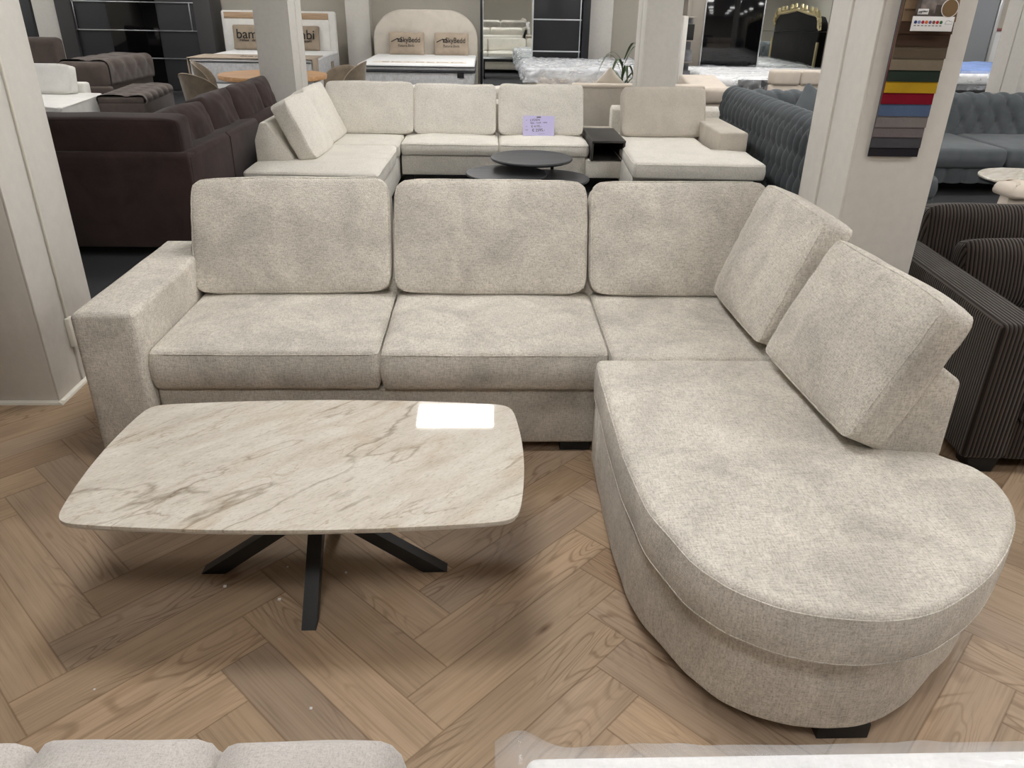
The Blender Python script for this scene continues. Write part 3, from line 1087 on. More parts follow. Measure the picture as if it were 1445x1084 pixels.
# ------------------------------------------------------------------ brown velvet corner sofa, seen from behind
B = thing('corner_sofa', 'dark brown velvet corner sofa with its back to the left pillar', 'sofa', (-2.4, 6.2, 0))
put('back_frame', prism([(5.20, .07), (5.40, .07), (5.40, .68), (5.225, .70), (5.20, .675)], -4.2, -1.936, 'x', .014), 'brown', B)
put('back_frame', join(prism([(-2.14, .075), (-1.93, .075), (-1.93, .672), (-1.955, .70), (-2.14, .68)], 5.225, 6.9, 'y', .012), tube([(-1.928, 6.085, .08), (-1.928, 6.085, .67), (-1.956, 6.085, .702)], .005)), 'brown', B)
put('arm', prism([(-2.9, .07), (-2.0, .07), (-2.0, .64), (-2.06, .68), (-2.9, .44)], 6.9, 8.35, 'y', .014), 'brown', B)
put('base', join(rbox(-4.2, -2.14, 5.40, 6.2, .08, .28, .01), rbox(-2.95, -2.14, 6.1, 8.35, .08, .28, .01)), 'brown', B)
g, p = seatpad(-4.2, -2.16, 5.4, 6.18, .28, .44, rt=.03, rb=.02, crown=.01, seed=5)
soft(B, 'seat_cushion', 'brown', g, None)
g, p = seatpad(-2.97, -2.16, 6.2, 8.35, .28, .44, rt=.03, rb=.02, crown=.01, seed=6)
soft(B, 'seat_cushion', 'brown', g, None)
m = frm((-2.98, 5.43, .44), 0, 0, PI) @ Matrix.Rotation(math.radians(-4), 4, 'X')
g, p = cushion(1.96, .47, .26, r=.05, seed=161, bulge=.12, bow=.0, sag=.006, round_n=16, nx=40, nz=16, wr=.004)
soft(B, 'back_cushion', 'brown', xf(g, m), xf(p, m))
for k, (c, w, h) in enumerate(((5.95, .76, .485), (6.70, .78, .50), (7.45, .76, .50), (8.08, .58, .475))):
    m = frm((-2.15, c, .425), 0, 0, PI/2+math.radians((-3, 2, -2, 3)[k])) @ Matrix.Rotation(-math.radians(14), 4, 'X')
    place_cushion(B, 'brown', w, h, .26, m, 171+k*6, wr=.008, bulge=.42, r=.06, nx=24, nz=18, sag=.03, pipes=False)
for x, y in ((-2.05, 5.3), (-4.1, 5.3), (-2.1, 8.25), (-2.85, 8.25)):
    put('foot', rbox(x-.05, x+.05, y-.05, y+.05, 0, .082, .004), 'plinth', B)


# ------------------------------------------------------------------ deep-buttoned upholstery
def tufted(path, s0, s1, du, dv, depth, axis='y', phase=0.0, ns=None, fade=True, pw=0.5):
    """sheet swept along an axis over a 2-D profile, quilted in diamonds; profile (a, z) with outward normal on its left"""
    P2 = np.array(path, float)
    d = np.r_[0, np.cumsum(np.linalg.norm(np.diff(P2, axis=0), axis=1))]
    nt = max(8, int(d[-1]/0.012))
    tt = np.linspace(0, d[-1], nt)
    A = np.stack([np.interp(tt, d, P2[:, 0]), np.interp(tt, d, P2[:, 1])], 1)
    g = np.gradient(A, axis=0)
    g /= np.maximum(np.linalg.norm(g, axis=1, keepdims=True), 1e-9)
    nr = np.stack([-g[:, 1], g[:, 0]], 1)
    ns = ns or max(8, int((s1-s0)/(du/9)))
    ss = np.linspace(s0, s1, ns)
    V = []
    for i, s in enumerate(ss):
        a = (s-s0)/du+tt/dv+phase
        b = (s-s0)/du-tt/dv+phase
        h = (np.abs(np.sin(PI*a))*np.abs(np.sin(PI*b)))**pw
        ra, rb = (a-np.round(a)), (b-np.round(b))
        h = h-0.55*np.exp(-(ra*ra+rb*rb)/.018)
        fd = np.clip(np.minimum(tt, d[-1]-tt)/.03, 0, 1) if fade else 1
        q = A+nr*(depth*h*fd)[:, None]
        for x, z in q:
            V.append((x, s, z) if axis == 'y' else (s, x, z))
    Fc = []
    for i in range(ns-1):
        for j in range(nt-1):
            Fc.append([i*nt+j, (i+1)*nt+j, (i+1)*nt+j+1, i*nt+j+1])
    return np.array(V), Fc


def arcp(cx, cz, r, a0, a1, n=8):
    return [(cx+r*math.cos(math.radians(a0+(a1-a0)*i/n)), cz+r*math.sin(math.radians(a0+(a1-a0)*i/n))) for i in range(n+1)]


C = thing('chesterfield_sofa', 'slate grey deep-buttoned sofa behind the right pillar', 'sofa', (4.6, 7.6, 0))
ZT = .80
prof = [(2.56, .12), (2.55, .3), (2.545, ZT-.12)]+arcp(2.655, ZT-.11, .11, 180, 0, 10)+[(2.77, .45)]
put('arm', join(tufted([(x, z) for x, z in prof], 5.95, 8.62, .135, .34, .065, 'y', pw=.55), rbox(2.57, 2.76, 5.97, 8.6, .10, ZT-.06, .05, 3)), 'chest', C, angle=180)
prof = [(8.30, .40), (8.32, .55), (8.34, ZT-.10)]+[(8.44-.10*math.cos(math.radians(a)), ZT-.10+.10*math.sin(math.radians(a))) for a in range(0, 181, 18)]+[(8.55, .5)]
put('backrest', join(tufted([(y, z) for y, z in prof], 2.66, 6.9, .186, .34, .045, 'x', pw=.24), rbox(2.7, 6.9, 8.36, 8.52, .12, ZT-.05, .04, 3)), 'chest', C, angle=180)
put('base', join(tufted([(7.36, .12), (7.35, .18), (7.35, .27)], 3.55, 6.9, .17, 4.0, .02, 'x', fade=False), rbox(3.55, 6.9, 7.37, 8.4, .12, .27, .01), rbox(2.76, 3.55, 6.0, 8.4, .12, .27, .01)), 'chest', C, angle=180)
for k, (x0, x1, y0) in enumerate(((2.80, 3.56, 5.98), (3.57, 4.93, 7.30), (4.94, 6.85, 7.30))):
    g, p = seatpad(x0, x1, y0, 8.34, .265, .445, sig=.04, rt=.05, rb=.03, crown=.015, wr=.003, seed=201+k, side_bulge=.01)
    soft(C, 'seat_cushion', 'chest', g, None)
put('arm', rbox(6.86, 7.1, 7.3, 8.55, .12, ZT, .09, 4), 'chest', C)
for x, y in ((2.7, 6.1), (3.7, 7.45), (6.9, 7.45), (2.7, 8.45), (6.9, 8.45)):
    put('foot', rbox(x-.05, x+.05, y-.05, y+.05, 0, .122, .004), 'plinth', C)
for k, (x, y, rz, rx, ry, lab) in enumerate(((3.12, 7.72, .25, -22, 34, 'grey velvet pillow tipped on its corner in the buttoned sofa'), (3.60, 8.00, -.1, -20, -6, 'grey velvet pillow standing behind the tipped one in the buttoned sofa'))):
    m = frm((x, y, (.535, .475)[k]), 0, 0, rz) @ Matrix.Rotation(math.radians(rx), 4, 'X') @ Matrix.Rotation(math.radians(ry), 4, 'Y')
    g, p = cushion(.44, .40, .15, r=.03, seed=211+k, bulge=.7, bow=-.03, nx=18, nz=16, round_n=20)
    t = put('throw_pillow', xf(g, m), 'chest', angle=75)
    tag(t, lab, 'pillow', 'grey pillows on the buttoned sofa')

# ------------------------------------------------------------------ corduroy sofa on the right
K = thing('corduroy_sofa', 'dark brown wide-wale corduroy sofa right of the chaise', 'sofa', (1.838, 2.49, 0), rz=math.radians(-5))
put('arm', rbox(0, .172, -.01, 1.36, .065, .622, .022, 3), 'cord', K, local=True)
put('arm', rbox(2.13, 2.30, -.01, 1.36, .065, .622, .022, 3), 'cord', K, local=True)
put('base', rbox(.165, 2.14, 0, 1.3, .065, .235, .012), 'cord', K, local=True)
put('back_frame', rbox(.01, 2.29, 1.28, 1.45, .065, .60, .03, 3), 'cord', K, local=True)
for k, (x0, x1) in enumerate(((.176, 1.148), (1.152, 2.126))):
    g, p = seatpad(x0, x1, -.02, 1.15, .232, .41, rt=.04, rb=.02, crown=.012, seed=221+k)
    put('seat_cushion', g, 'cord', K, local=True, angle=75)
    m = frm(((x0+x1)/2-.01, 1.10, .40)) @ Matrix.Rotation(-math.radians(10), 4, 'X')
    g, p = cushion(.985, .395, .22, r=.06, seed=231+k, bulge=.3, pipes=False, wr=.003, nx=26, nz=18)
    put('back_cushion', xf(g, m), 'cord', K, local=True, angle=75)
    m = frm(((x0+x1)/2+.02, .80, .40)) @ Matrix.Rotation(-math.radians(16), 4, 'X')
    g, p = cushion(.90, .31, .20, r=.06, seed=241+k, bulge=.4, pipes=False, wr=.003, nx=26, nz=18)
    put('lumbar_cushion', xf(g, m), 'cord', K, local=True, angle=75)
for x, y in ((.10, .06), (2.2, .06), (.10, 1.38), (2.2, 1.38)):
    put('foot', prism([(x-.06, .066), (x+.06, .066), (x+.045, 0), (x-.045, 0)], y-.05, y+.05, 'y', .003), 'plinth', K, local=True)

# round marble-look table and beige tufted chair beyond it
t = thing('round_table', 'round white stone table in front of the slate sofa', 'side table', (4.12, 5.72, 0))
put('tabletop', lathe([(.0001, .478), (.37, .478), (.385, .485), (.385, .495), (.38, .5), (.0001, .5)], 56, 4.12, 5.72), 'marble', t)
put('tabletop_rim', lathe([(.0001, .455), (.35, .455), (.372, .462), (.372, .478), (.0001, .478)], 56, 4.12, 5.72), 'black', t)
put('pedestal', lathe([(.0001, 0), (.24, 0), (.24, .015), (.05, .03), (.05, .43), (.12, .455), (.0001, .455)], 32, 4.12, 5.72), 'black', t)
t = thing('tufted_armchair', 'beige channel-tufted armchair beside the round white table', 'armchair', (3.62, 4.85, 0))
put('back_shell', prism([(3.13, .10), (4.1, .10), (4.16, .62), (3.17, .62)], 4.58, 4.68, 'y', .02), 'beige_leather', t)
for k in range(5):
    x0 = 3.165+k*.2
    g, p = pad(smooth_poly(rect(x0, x0+.195, 4.55, 4.78), 60, .03), .595, .68, rt=.06, rb=.02, crown=.015)
    put('roll', g, 'beige_leather', t, angle=80)
put('seat', rbox(3.25, 4.02, 4.68, 5.25, .12, .42, .05, 4), 'beige_leather', t)
for x, y in ((3.25, 4.65), (4.0, 4.65), (3.3, 5.18), (3.96, 5.18)):
    put('leg', tube([(x, y, .12), (x, y, 0)], [.02, .014], n=10), 'black', t)

# ------------------------------------------------------------------ fabric sample hanger on the right pillar
H = thing('fabric_sample_hanger', 'strip of overlapping fabric swatches hanging on the right pillar', 'fabric samples', (1.593, 3.05, 1.10))
SW = [(1.137, 1.103, (38, 36, 42)), (1.177, 1.137, (72, 72, 76)), (1.214, 1.177, (110, 103, 104)), (1.255, 1.214, (122, 116, 114)), (1.299, 1.255, (80, 98, 128)), (1.339, 1.299, (122, 14, 34)),
      (1.379, 1.339, (178, 142, 32)), (1.419, 1.379, (40, 52, 44)), (1.46, 1.419, (122, 112, 96)), (1.501, 1.46, (92, 80, 66)), (1.542, 1.501, (66, 50, 40)), (1.585, 1.542, (78, 60, 48)), (1.625, 1.583, (126, 106, 84)), (1.668, 1.623, (136, 114, 90))]
for k, (zt, zb, c) in enumerate(SW):
    y0 = 3.053-.0028*k
    m_ = fabric('swatch_%d' % k, c, var=.05, thread=.05, tscale=220, bump=.2, sheen=.2)
    jx = .0012*math.sin(k*2.3)
    g = hexa([(1.494+jx, y0-.006, zb), (1.692+jx, y0-.006, zb), (1.692+jx, y0-.003, zb), (1.494+jx, y0-.003, zb)],
             [(1.4985, y0+.0, 1.70), (1.688, y0+.0, 1.70), (1.688, y0+.003, 1.70), (1.4985, y0+.003, 1.70)])
    put('swatch', g, m_, H, smooth=False)
put('hanger_bar', rbox(1.48, 1.70, 3.0, 3.06, 1.695, 1.72, .004), 'plinth', H)
HY = 2.998
hc = put('header_card', rbox(1.530, 1.672, HY, HY+.0015, 1.60, 1.70, 0), plain('photo_card', (78, 70, 66), .35, var=.3, bscale=18), H, smooth=False)
put('sofa_picture', join(rbox(1.60, 1.655, HY-.001, HY, 1.637, 1.66, .0003), rbox(1.545, 1.60, HY-.001, HY, 1.61, 1.655, .0003)), plain('picture_tone', (120, 112, 108), .4, var=.25, bscale=40), hc)
put('info_card', rbox(1.524, 1.676, HY-.002, HY-.0005, 1.552, 1.600, .0002), 'white', H)
ring = lathe([(.0001, 0), (.031, 0), (.031, .001), (.0001, .001)], 32)
disc = lathe([(.0001, .001), (.028, .001), (.028, .002), (.0001, .002)], 32)
RM = frm((1.650, HY-.0022, 1.627), PI/2)
put('sample_ring', xf(ring, RM), 'white', H)
put('sample_disc', xf(disc, RM), plain('sample_brown', (122, 96, 62), .6), H)
put('brand_tab', rbox(1.538, 1.576, HY-.002, HY-.0005, 1.606, 1.624, .0003), 'white', H)
text('lettering', 'm', .016, frm((1.546, HY-.003, 1.614), PI/2), 'ink', H)
text('lettering', 'FABRICS', .0055, frm((1.562, HY-.003, 1.616), PI/2), 'ink', H)
for k, c in enumerate(((40, 62, 120), (130, 150, 190), (178, 20, 60), (214, 110, 40), (110, 90, 140), (130, 80, 60), (200, 30, 50), (40, 110, 60))):
    put('care_symbol', xf(lathe([(.0001, 0), (.0056, 0), (.0056, .0006), (.0001, .0006)], 16), frm((1.537+k*.0133, HY-.0022, 1.581), PI/2)), plain('care_%d' % k, c, .5), H)
    put('care_caption', rbox(1.533+k*.0133, 1.541+k*.0133, HY-.0026, HY-.0018, 1.5685, 1.571, 0), 'ink2', H)
put('mill_mark', xf(tube([(-.012, -.004, 0), (-.008, .006, 0), (0, .008, 0), (.006, .004, 0), (.012, .006, 0), (.014, -.004, 0), (-.012, -.004, 0)], .0005), frm((1.657, HY-.0024, 1.580), PI/2)), 'ink2', H)

# ------------------------------------------------------------------ back room, left
D = thing('wardrobe', 'charcoal sliding wardrobe with a black glass middle door and thin metal strips', 'wardrobe', (-6.0, 15.2, 0))
put('carcass', join(rbox(-7.36, -7.10, 14.86, 15.5, 0, 2.3, .004), rbox(-5.02, -4.74, 14.86, 15.5, 0, 2.3, .004), rbox(-7.1, -5.02, 14.9, 15.5, 2.24, 2.3, .004), rbox(-7.1, -5.02, 15.4, 15.5, 0, 2.24, 0), rbox(-7.1, -5.02, 14.88, 15.4, 0, .06, .002)), 'darkgrey', D)
for nm, x0, x1, mt, y in (('door', -7.10, -6.52, 'charcoal', 14.93), ('glass_door', -6.52, -5.69, 'gloss', 14.915), ('door', -5.69, -5.02, 'charcoal', 14.93)):
    put(nm, rbox(x0, x1, y, y+.025, .07, 2.23, .002), mt, D)
for z in (1.49, 1.045, .60, 1.93):
    put('metal_strip', rbox(-7.12, -5.0, 14.900, 14.913, z-.008, z+.008, .001), 'steel', D)
for x in (-7.08, -5.11):
    put('metal_strip', rbox(x-.008, x+.008, 14.903, 14.915, 1.053, 1.482, .001), 'steel', D)
t = thing('tall_cabinet', 'dark tall cabinet at the far left, left of a cream column', 'cabinet', (-8.4, 15.2, 0))
put('carcass', rbox(-9.0, -7.78, 14.9, 15.5, 0, 2.3, .004), 'darkgrey', t)
for k in range(2):
    d = put('door', rbox(-8.99+.61*k, -8.40+.61*k, 14.88, 14.9, .06, 2.28, .002), 'charcoal', t)
    put('handle', rbox(-8.43+.05*k, -8.42+.05*k, 14.865, 14.88, 1.0, 1.3, .002), 'steel', d)

# taupe sofa with tufted rolled arm, and the tufted bench before it
t = thing('tufted_sofa', 'taupe velvet sofa with a buttoned arm behind the white armchair', 'sofa', (-5.9, 12.0, 0))
prof = [(-5.7, .55), (-5.69, .70)]+arcp(-5.60, .72, .09, 180, 90, 5)+[(-5.4, .815), (-5.2, .81)]+arcp(-5.14, .72, .09, 90, 0, 5)+[(-5.05, .5)]
put('arm', join(tufted(prof, 11.25, 12.75, .38, .60, .018, 'y', pw=.35), rbox(-5.68, -5.07, 11.24, 12.76, .1, .79, .05, 3)), 'taupe', t, angle=180)
put('arm_front', rbox(-5.695, -5.052, 11.16, 11.34, .46, .80, .075, 4), 'taupe', t)
put('seat', rbox(-7.5, -5.6, 11.32, 12.7, .1, .46, .04, 3), 'taupe', t)
put('backrest', prism([(12.5, .1), (12.85, .1), (12.85, 1.0), (12.7, 1.03), (12.6, .98)], -7.6, -6.35, 'x', .05, 3), 'taupe', t)
m = frm((-6.2, 12.2, .72), 0, 0, .2)
put('plinth', rbox(-5.62, -5.14, 11.28, 12.7, 0, .1, 0), 'plinth', t)
put('base_panel', rbox(-5.62, -5.02, 11.12, 11.24, .05, .50, .03, 3), 'taupe', t)
t = thing('bench', 'taupe velvet bench with a buttoned top beside the white armchair', 'bench', (-4.56, 10.82, 0))
BR = frm((-4.555, 10.84, 0), 0, 0, math.radians(7))
put('seat_box', xf(rbox(-.27, .27, -.74, .74, .05, .42, .02, 3), BR), 'taupe', t)
top = [(-.272, .40), (-.272, .45)]+arcp(-.232, .452, .04, 180, 90, 4)+[(0, .50)]+arcp(.232, .452, .04, 90, 0, 4)+[(.272, .40)]
put('buttoned_top', xf(join(tufted(top, -.74, .74, .27, .42, .02, 'y', pw=.35), rbox(-.265, .265, -.74, .74, .40, .485, .02)), BR), 'taupe', t, angle=180)
for a in (-.22, .22):
    for b in (-.68, .68):
        put('foot', xf(rbox(a-.03, a+.03, b-.03, b+.03, 0, .052, .003), BR), 'plinth', t)

# white armchair
t = thing('armchair', 'white linen armchair with a wide flat seat by the brown sofa', 'armchair', (-5.2, 10.0, 0))
lo = smooth_poly([(-6.0, 9.7), (-4.93, 9.22), (-4.70, 9.12), (-4.88, 10.58), (-6.0, 10.6)], 130, .025)
g, p = pad(lo, .06, .48, rt=.02, rb=.02, crown=.01, seed=3, wr=.003, pipe=.004)
soft(t, 'seat', 'white_linen', g, p)
m = frm((-5.62, 10.40, .47), 0, 0, math.radians(-4)) @ Matrix.Rotation(-math.radians(12), 4, 'X')
place_cushion(t, 'white_linen', 1.0, .36, .22, m, 251, r=.04, bulge=.3, nx=20, nz=16, pucker=.006)
put('back_frame', rbox(-6.0, -5.08, 10.56, 10.72, .06, .60, .03, 3), 'white_linen', t)
for x, y in ((-5.8, 9.75), (-4.85, 9.3), (-5.8, 10.5), (-4.98, 10.4)):
    put('foot', rbox(x-.03, x+.03, y-.03, y+.03, 0, .062, .003), 'plinth', t)


# ------------------------------------------------------------------ beds
def bed_text(parent, body, size, x, y, z, rx, mat='ink', sx=1.0, ry=0):
    return text('lettering', body, size, frm((x, y, z), rx, 0, ry), mat, parent, sx=sx)


t = thing('box_spring_bed', 'box spring bed with a white upholstered frame headboard and oak shelf', 'bed', (-3.55, 13.8, 0))
put('bed_base', rbox(-4.42, -2.64, 12.62, 14.86, .10, .42, .02, 3), 'mattress', t)
mt = put('mattress', rbox(-4.44, -2.62, 12.60, 14.88, .42, .735, .035, 4), 'quilt', t)
put('mattress_topper', rbox(-4.44, -2.62, 12.60, 14.88, .715, .765, .022, 3), 'mattress', mt)
put('piping', tube([(-4.43, 12.595, .725), (-2.63, 12.595, .725)], .008), 'piping_dark', mt)
for k in range(2):
    put('badge', rbox(-2.617, -2.612, 14.15+.14*k, 14.24+.14*k, .52, .64, .001), 'pillow_taupe', mt)
hb = put('headboard', join(rbox(-4.60, -2.62, 14.93, 15.02, 0, 1.39, .045, 4)), 'white_linen', t)
put('headboard_panel', rbox(-4.53, -2.74, 14.915, 14.935, .2, 1.26, .008), 'white_linen', hb)
put('oak_shelf', rbox(-4.54, -2.75, 14.91, 14.94, 1.262, 1.362, .004), 'oak_panel', hb)
for x, y in ((-4.35, 12.7), (-2.7, 12.7), (-4.35, 14.75), (-2.7, 14.75)):
    put('leg', rbox(x-.04, x+.04, y-.04, y+.04, 0, .102, .003), 'plinth', t)
t = thing('bed_runner', 'sand coloured linen runner across the foot of the bed with the oak shelf', 'bed runner', (-3.6, 12.75, .77))
put('runner', join(rbox(-4.47, -2.60, 12.58, 13.42, .768, .782, .006), rbox(-4.475, -4.455, 12.60, 13.0, .30, .775, .006), rbox(-2.615, -2.598, 12.60, 13.0, .45, .775, .006)), 'kraft', t)
bed_text(t, 'bambi', .24, -3.5, 13.0, .783, 0)
for k, (x, lab) in enumerate(((-4.07, 'taupe square pillow with black lettering, left one against the white frame headboard'), (-3.24, 'taupe square pillow with black lettering, right one against the white frame headboard'))):
    q = thing('pillow', lab, 'pillow', (x, 14.82, .768), 'taupe pillows on the oak-shelf bed')
    m = frm((x, 14.82, .768), 0, 0, 0) @ Matrix.Rotation(-math.radians(9), 4, 'X')
    g, p = cushion(.66, .40, .13, r=.03, seed=261+k, bulge=.5, bow=-.015, nx=18, nz=14, round_n=20)
    put('pillow_body', xf(g, m), 'pillow_taupe', q, angle=75)
    m2 = m @ Matrix.Translation((0, -.071, .23)) @ Matrix.Rotation(PI/2, 4, 'X')
    text('lettering', 'bambi', .215, m2 @ Matrix.Translation((.0, .01, 0)), 'ink', q, ext=.004, sx=1.02)
    text('lettering', 'relax  dream', .06, m2 @ Matrix.Translation((0, -.085, 0)), 'ink', q, ext=.004, sx=1.35)

t = thing('box_spring_bed', 'box spring bed with a rounded beige headboard in the middle of the back wall', 'bed', (-1.05, 13.7, 0))
put('bed_base', rbox(-1.90, -.20, 12.55, 14.88, .08, .36, .02, 3), 'quilt', t)
mt = put('mattress', rbox(-1.92, -.18, 12.50, 14.88, .36, .645, .03, 4), 'quilt', t)
put('mattress_topper', rbox(-1.93, -.17, 12.49, 14.88, .655, .735, .03, 4), 'mattress', t)
put('topper_border', rbox(-1.935, -.165, 12.485, 14.87, .662, .70, .01), 'quilt', t)
for z, y in ((.652, 12.475), (.705, 12.475), (.63, 12.49)):
    put('piping', tube([(-1.93, 14.8, z), (-1.935, y+.02, z), (-1.915, y, z), (-.185, y, z), (-.165, y+.02, z), (-.17, 14.8, z)], .009), 'piping_dark', mt)
put('badge', rbox(-.43, -.33, 12.488, 12.496, .555, .64, .001), 'plinth', mt)
hbp = [(-1.98, .0), (-.14, .0), (-.14, .95)]+[(-.14-.55+.55*math.cos(math.radians(a)), .95+.50*math.sin(math.radians(a))) for a in range(6, 91, 7)]+[(-1.43+.55*math.cos(math.radians(a)), .95+.50*math.sin(math.radians(a))) for a in range(90, 181, 7)]
put('headboard', prism(hbp, 14.90, 15.04, 'y', .03, 3), 'headboard', t)
for x, y in ((-1.8, 12.65), (-.3, 12.65), (-1.8, 14.7), (-.3, 14.7)):
    put('leg', rbox(x-.04, x+.04, y-.04, y+.04, 0, .082, .003), 'plinth', t)
text('lettering', 'SKYBEDD', .20, frm((-.98, 12.95, .737), 0), 'kraft', t, sx=1.5)
put('printed_band', rbox(-1.75, -.3, 12.80, 13.10, .734, .7365, .001), plain('topper_print', (226, 218, 206), .8), t)
for k, (x, w, lab) in enumerate(((-1.385, .62, 'left sand pillow with dark print on the middle bed'), (-.60, .60, 'right sand pillow with dark print on the middle bed'))):
    q = thing('pillow', lab, 'pillow', (x, 14.75, .735), 'sand pillows on the middle bed')
    m = frm((x, 14.72, .73), 0, 0, 0) @ Matrix.Rotation(-math.radians(12), 4, 'X')
    g, p = cushion(w, .37, .15, r=.03, seed=271+k, bulge=.6, bow=-.02, nx=18, nz=14, round_n=20)
    put('pillow_body', xf(g, m), 'kraft', q, angle=75)
    m2 = m @ Matrix.Translation((0, -.082, .20)) @ Matrix.Rotation(PI/2, 4, 'X')
    text('lettering', 'SkyBedd', .12, m2 @ Matrix.Translation((.07, .03, 0)), 'ink', q, ext=.003, sx=.85)
    text('lettering', 'Future Beds', .058, m2 @ Matrix.Translation((.0, -.06, 0)), 'ink2', q, ext=.003)
    put('emblem', xf(tube([(-.26, 0, 0), (-.20, .03, 0), (-.15, .055, 0), (-.13, .02, 0), (-.15, .005, 0), (-.09, .005, 0), (-.08, .045, 0), (-.16, .045, 0)], .007), m2), 'ink', q)

# round oak dining table and its chairs
t = thing('dining_table', 'round oak dining table behind the brown sofa', 'dining table', (-2.66, 10.42, 0))
put('tabletop', lathe([(.0001, .685), (.60, .685), (.655, .70), (.66, .74), (.655, .75), (.0001, .75)], 60, -2.66, 10.42), 'oak', t)
put('pedestal', lathe([(.0001, 0), (.30, 0), (.30, .02), (.09, .06), (.07, .5), (.2, .685), (.0001, .685)], 28, -2.66, 10.42), 'black', t)


def dining_chair(x, y, rz, lab, top=.82):
    c = thing('dining_chair', lab, 'dining chair', (x, y, 0), 'dining chairs round the oak table', rz)
    g, p = pad(smooth_poly(rect(-.24, .24, -.25, .22), 80, .04), .40, .49, rt=.035, rb=.02, crown=.015)
    put('seat', g, 'chair', c, local=True)
    V, n1, n2 = [], 21, 8
    for s in (0, 1):
        for i in range(n1):
            a = math.radians(-82+164*i/(n1-1))
            hgt = .50+(top-.50)*max(0.0, math.cos(a*1.05))**.4
            for j in range(n2):
                k = j/(n2-1)
                rr = .215+.05*k+(.045 if s else 0)*(1-.5*k)
                V.append((rr*math.sin(a)*1.0, .02+rr*math.cos(a)*.95+.03*k, .43+(hgt-.43)*k+(.01 if s and j == n2-1 else 0)))
    Fc = []
    m_ = n1*n2
    for i in range(n1-1):
        for j in range(n2-1):
            a = i*n2+j
            Fc.append([a, a+n2, a+n2+1, a+1])
            Fc.append([m_+a, m_+a+1, m_+a+n2+1, m_+a+n2])
        Fc.append([i*n2+n2-1, (i+1)*n2+n2-1, m_+(i+1)*n2+n2-1, m_+i*n2+n2-1])
        Fc.append([i*n2, m_+i*n2, m_+(i+1)*n2, (i+1)*n2])
    for i in (0, n1-1):
        for j in range(n2-1):
            a = i*n2+j
            Fc.append([a, a+1, m_+a+1, m_+a])
    b = put('backrest', (np.array(V), Fc), 'chair', c, local=True, angle=60)
    rim = [V[m_+i*n2+n2-1] for i in range(n1)]
    put('piping', tube(rim, .006), 'kraft', b, local=True)
    for a, q in ((-.19, -.19), (.19, -.19), (-.19, .17), (.19, .17)):
        put('leg', tube([(a, q, .41), (a*1.25, q*1.25, 0)], [.016, .010], n=8), 'black', c, local=True)
    return c


dining_chair(-3.12, 9.40, PI-.55, 'taupe dining chair nearest the brown sofa, at the left front of the oak table', .84)
dining_chair(-3.42, 10.72, PI/2+.2, 'taupe dining chair at the far left of the oak table', .86)
dining_chair(-1.86, 10.75, -PI/2-.15, 'taupe dining chair at the right of the oak table', .88)
dining_chair(-2.1, 11.45, -.6, 'taupe dining chair at the far right of the oak table', .76)

# ------------------------------------------------------------------ back room, middle
D = thing('wardrobe', 'black wardrobe with a mirror door left and a dark panelled door right', 'wardrobe', (.87, 15.2, 0))
put('carcass', join(rbox(-.10, -.055, 14.88, 15.5, 0, 2.3, .003), rbox(1.70, 1.83, 14.88, 15.5, 0, 2.3, .003), rbox(-.055, 1.70, 14.9, 15.5, 2.24, 2.3, .003), rbox(-.055, 1.70, 15.4, 15.5, 0, 2.24, 0), rbox(-.055, 1.7, 14.9, 15.4, 0, .05, 0)), 'navy', D)
put('mirror_door', prism([(14.905, .06), (14.925, .06), (14.913, 2.23), (14.893, 2.23)], -.05, .815, 'x'), 'mirror', D, smooth=False)
put('door', rbox(.835, 1.69, 14.93, 14.955, .06, 2.23, .002), 'navy', D)
for z in (1.326, .812, 1.83):
    put('metal_strip', rbox(.835, 1.69, 14.918, 14.93, z-.01, z+.01, .001), 'steel', D)
put('metal_strip', rbox(.813, .835, 14.885, 14.93, .06, 2.23, .001), 'steel', D)
put('metal_strip', rbox(1.655, 1.672, 14.918, 14.93, .06, 2.23, .001), 'steel', D)
put('metal_strip', rbox(-.06, -.045, 14.883, 14.90, .06, 2.23, .001), 'steel', D)


def film_over(name, x0, x1, y0, y1, z0, z1, mat, parent, seed, amp=.02, nx=60, ny=40, skirt=True, local=False):
    """loose film laid over a box: crinkled top with hanging sides"""
    V, Fc = [], []
    us = np.linspace(-.16, 1.16, nx)
    vs = np.linspace(-.16, 1.16, ny)
    for u in us:
        for v in vs:
            uu, vv = min(1, max(0, u)), min(1, max(0, v))
            du_, dv_ = max(0, -u, u-1)/.16, max(0, -v, v-1)/.16
            drop = max(du_, dv_)
            x = x0+(x1-x0)*uu
            y = y0+(y1-y0)*vv
            out = .012+.018*drop
            x += out*(-1 if u < 0 else 1 if u > 1 else 0)
            y += out*(-1 if v < 0 else 1 if v > 1 else 0)
            z = z1+.008-(z1-z0)*drop
            p = Vector((x*3+seed, y*3, z*3))
            n1 = noise.noise(p)+.6*noise.noise(p*2.7)+.35*noise.noise(p*6.1)
            w = amp*(1.0 if drop == 0 else 1.3)
            if drop == 0:
                z += abs(n1)*w
            else:
                if u < 0 or u > 1:
                    x += (-1 if u < 0 else 1)*abs(n1)*w*1.6
                if v < 0 or v > 1:
                    y += (-1 if v < 0 else 1)*abs(n1)*w*1.6
                z += n1*w*.5
            V.append((x, y, z))
    for i in range(nx-1):
        for j in range(ny-1):
            a = i*ny+j
            Fc.append([a, a+ny, a+ny+1, a+1])
    return put(name, (np.array(V), Fc), mat, parent, angle=180)


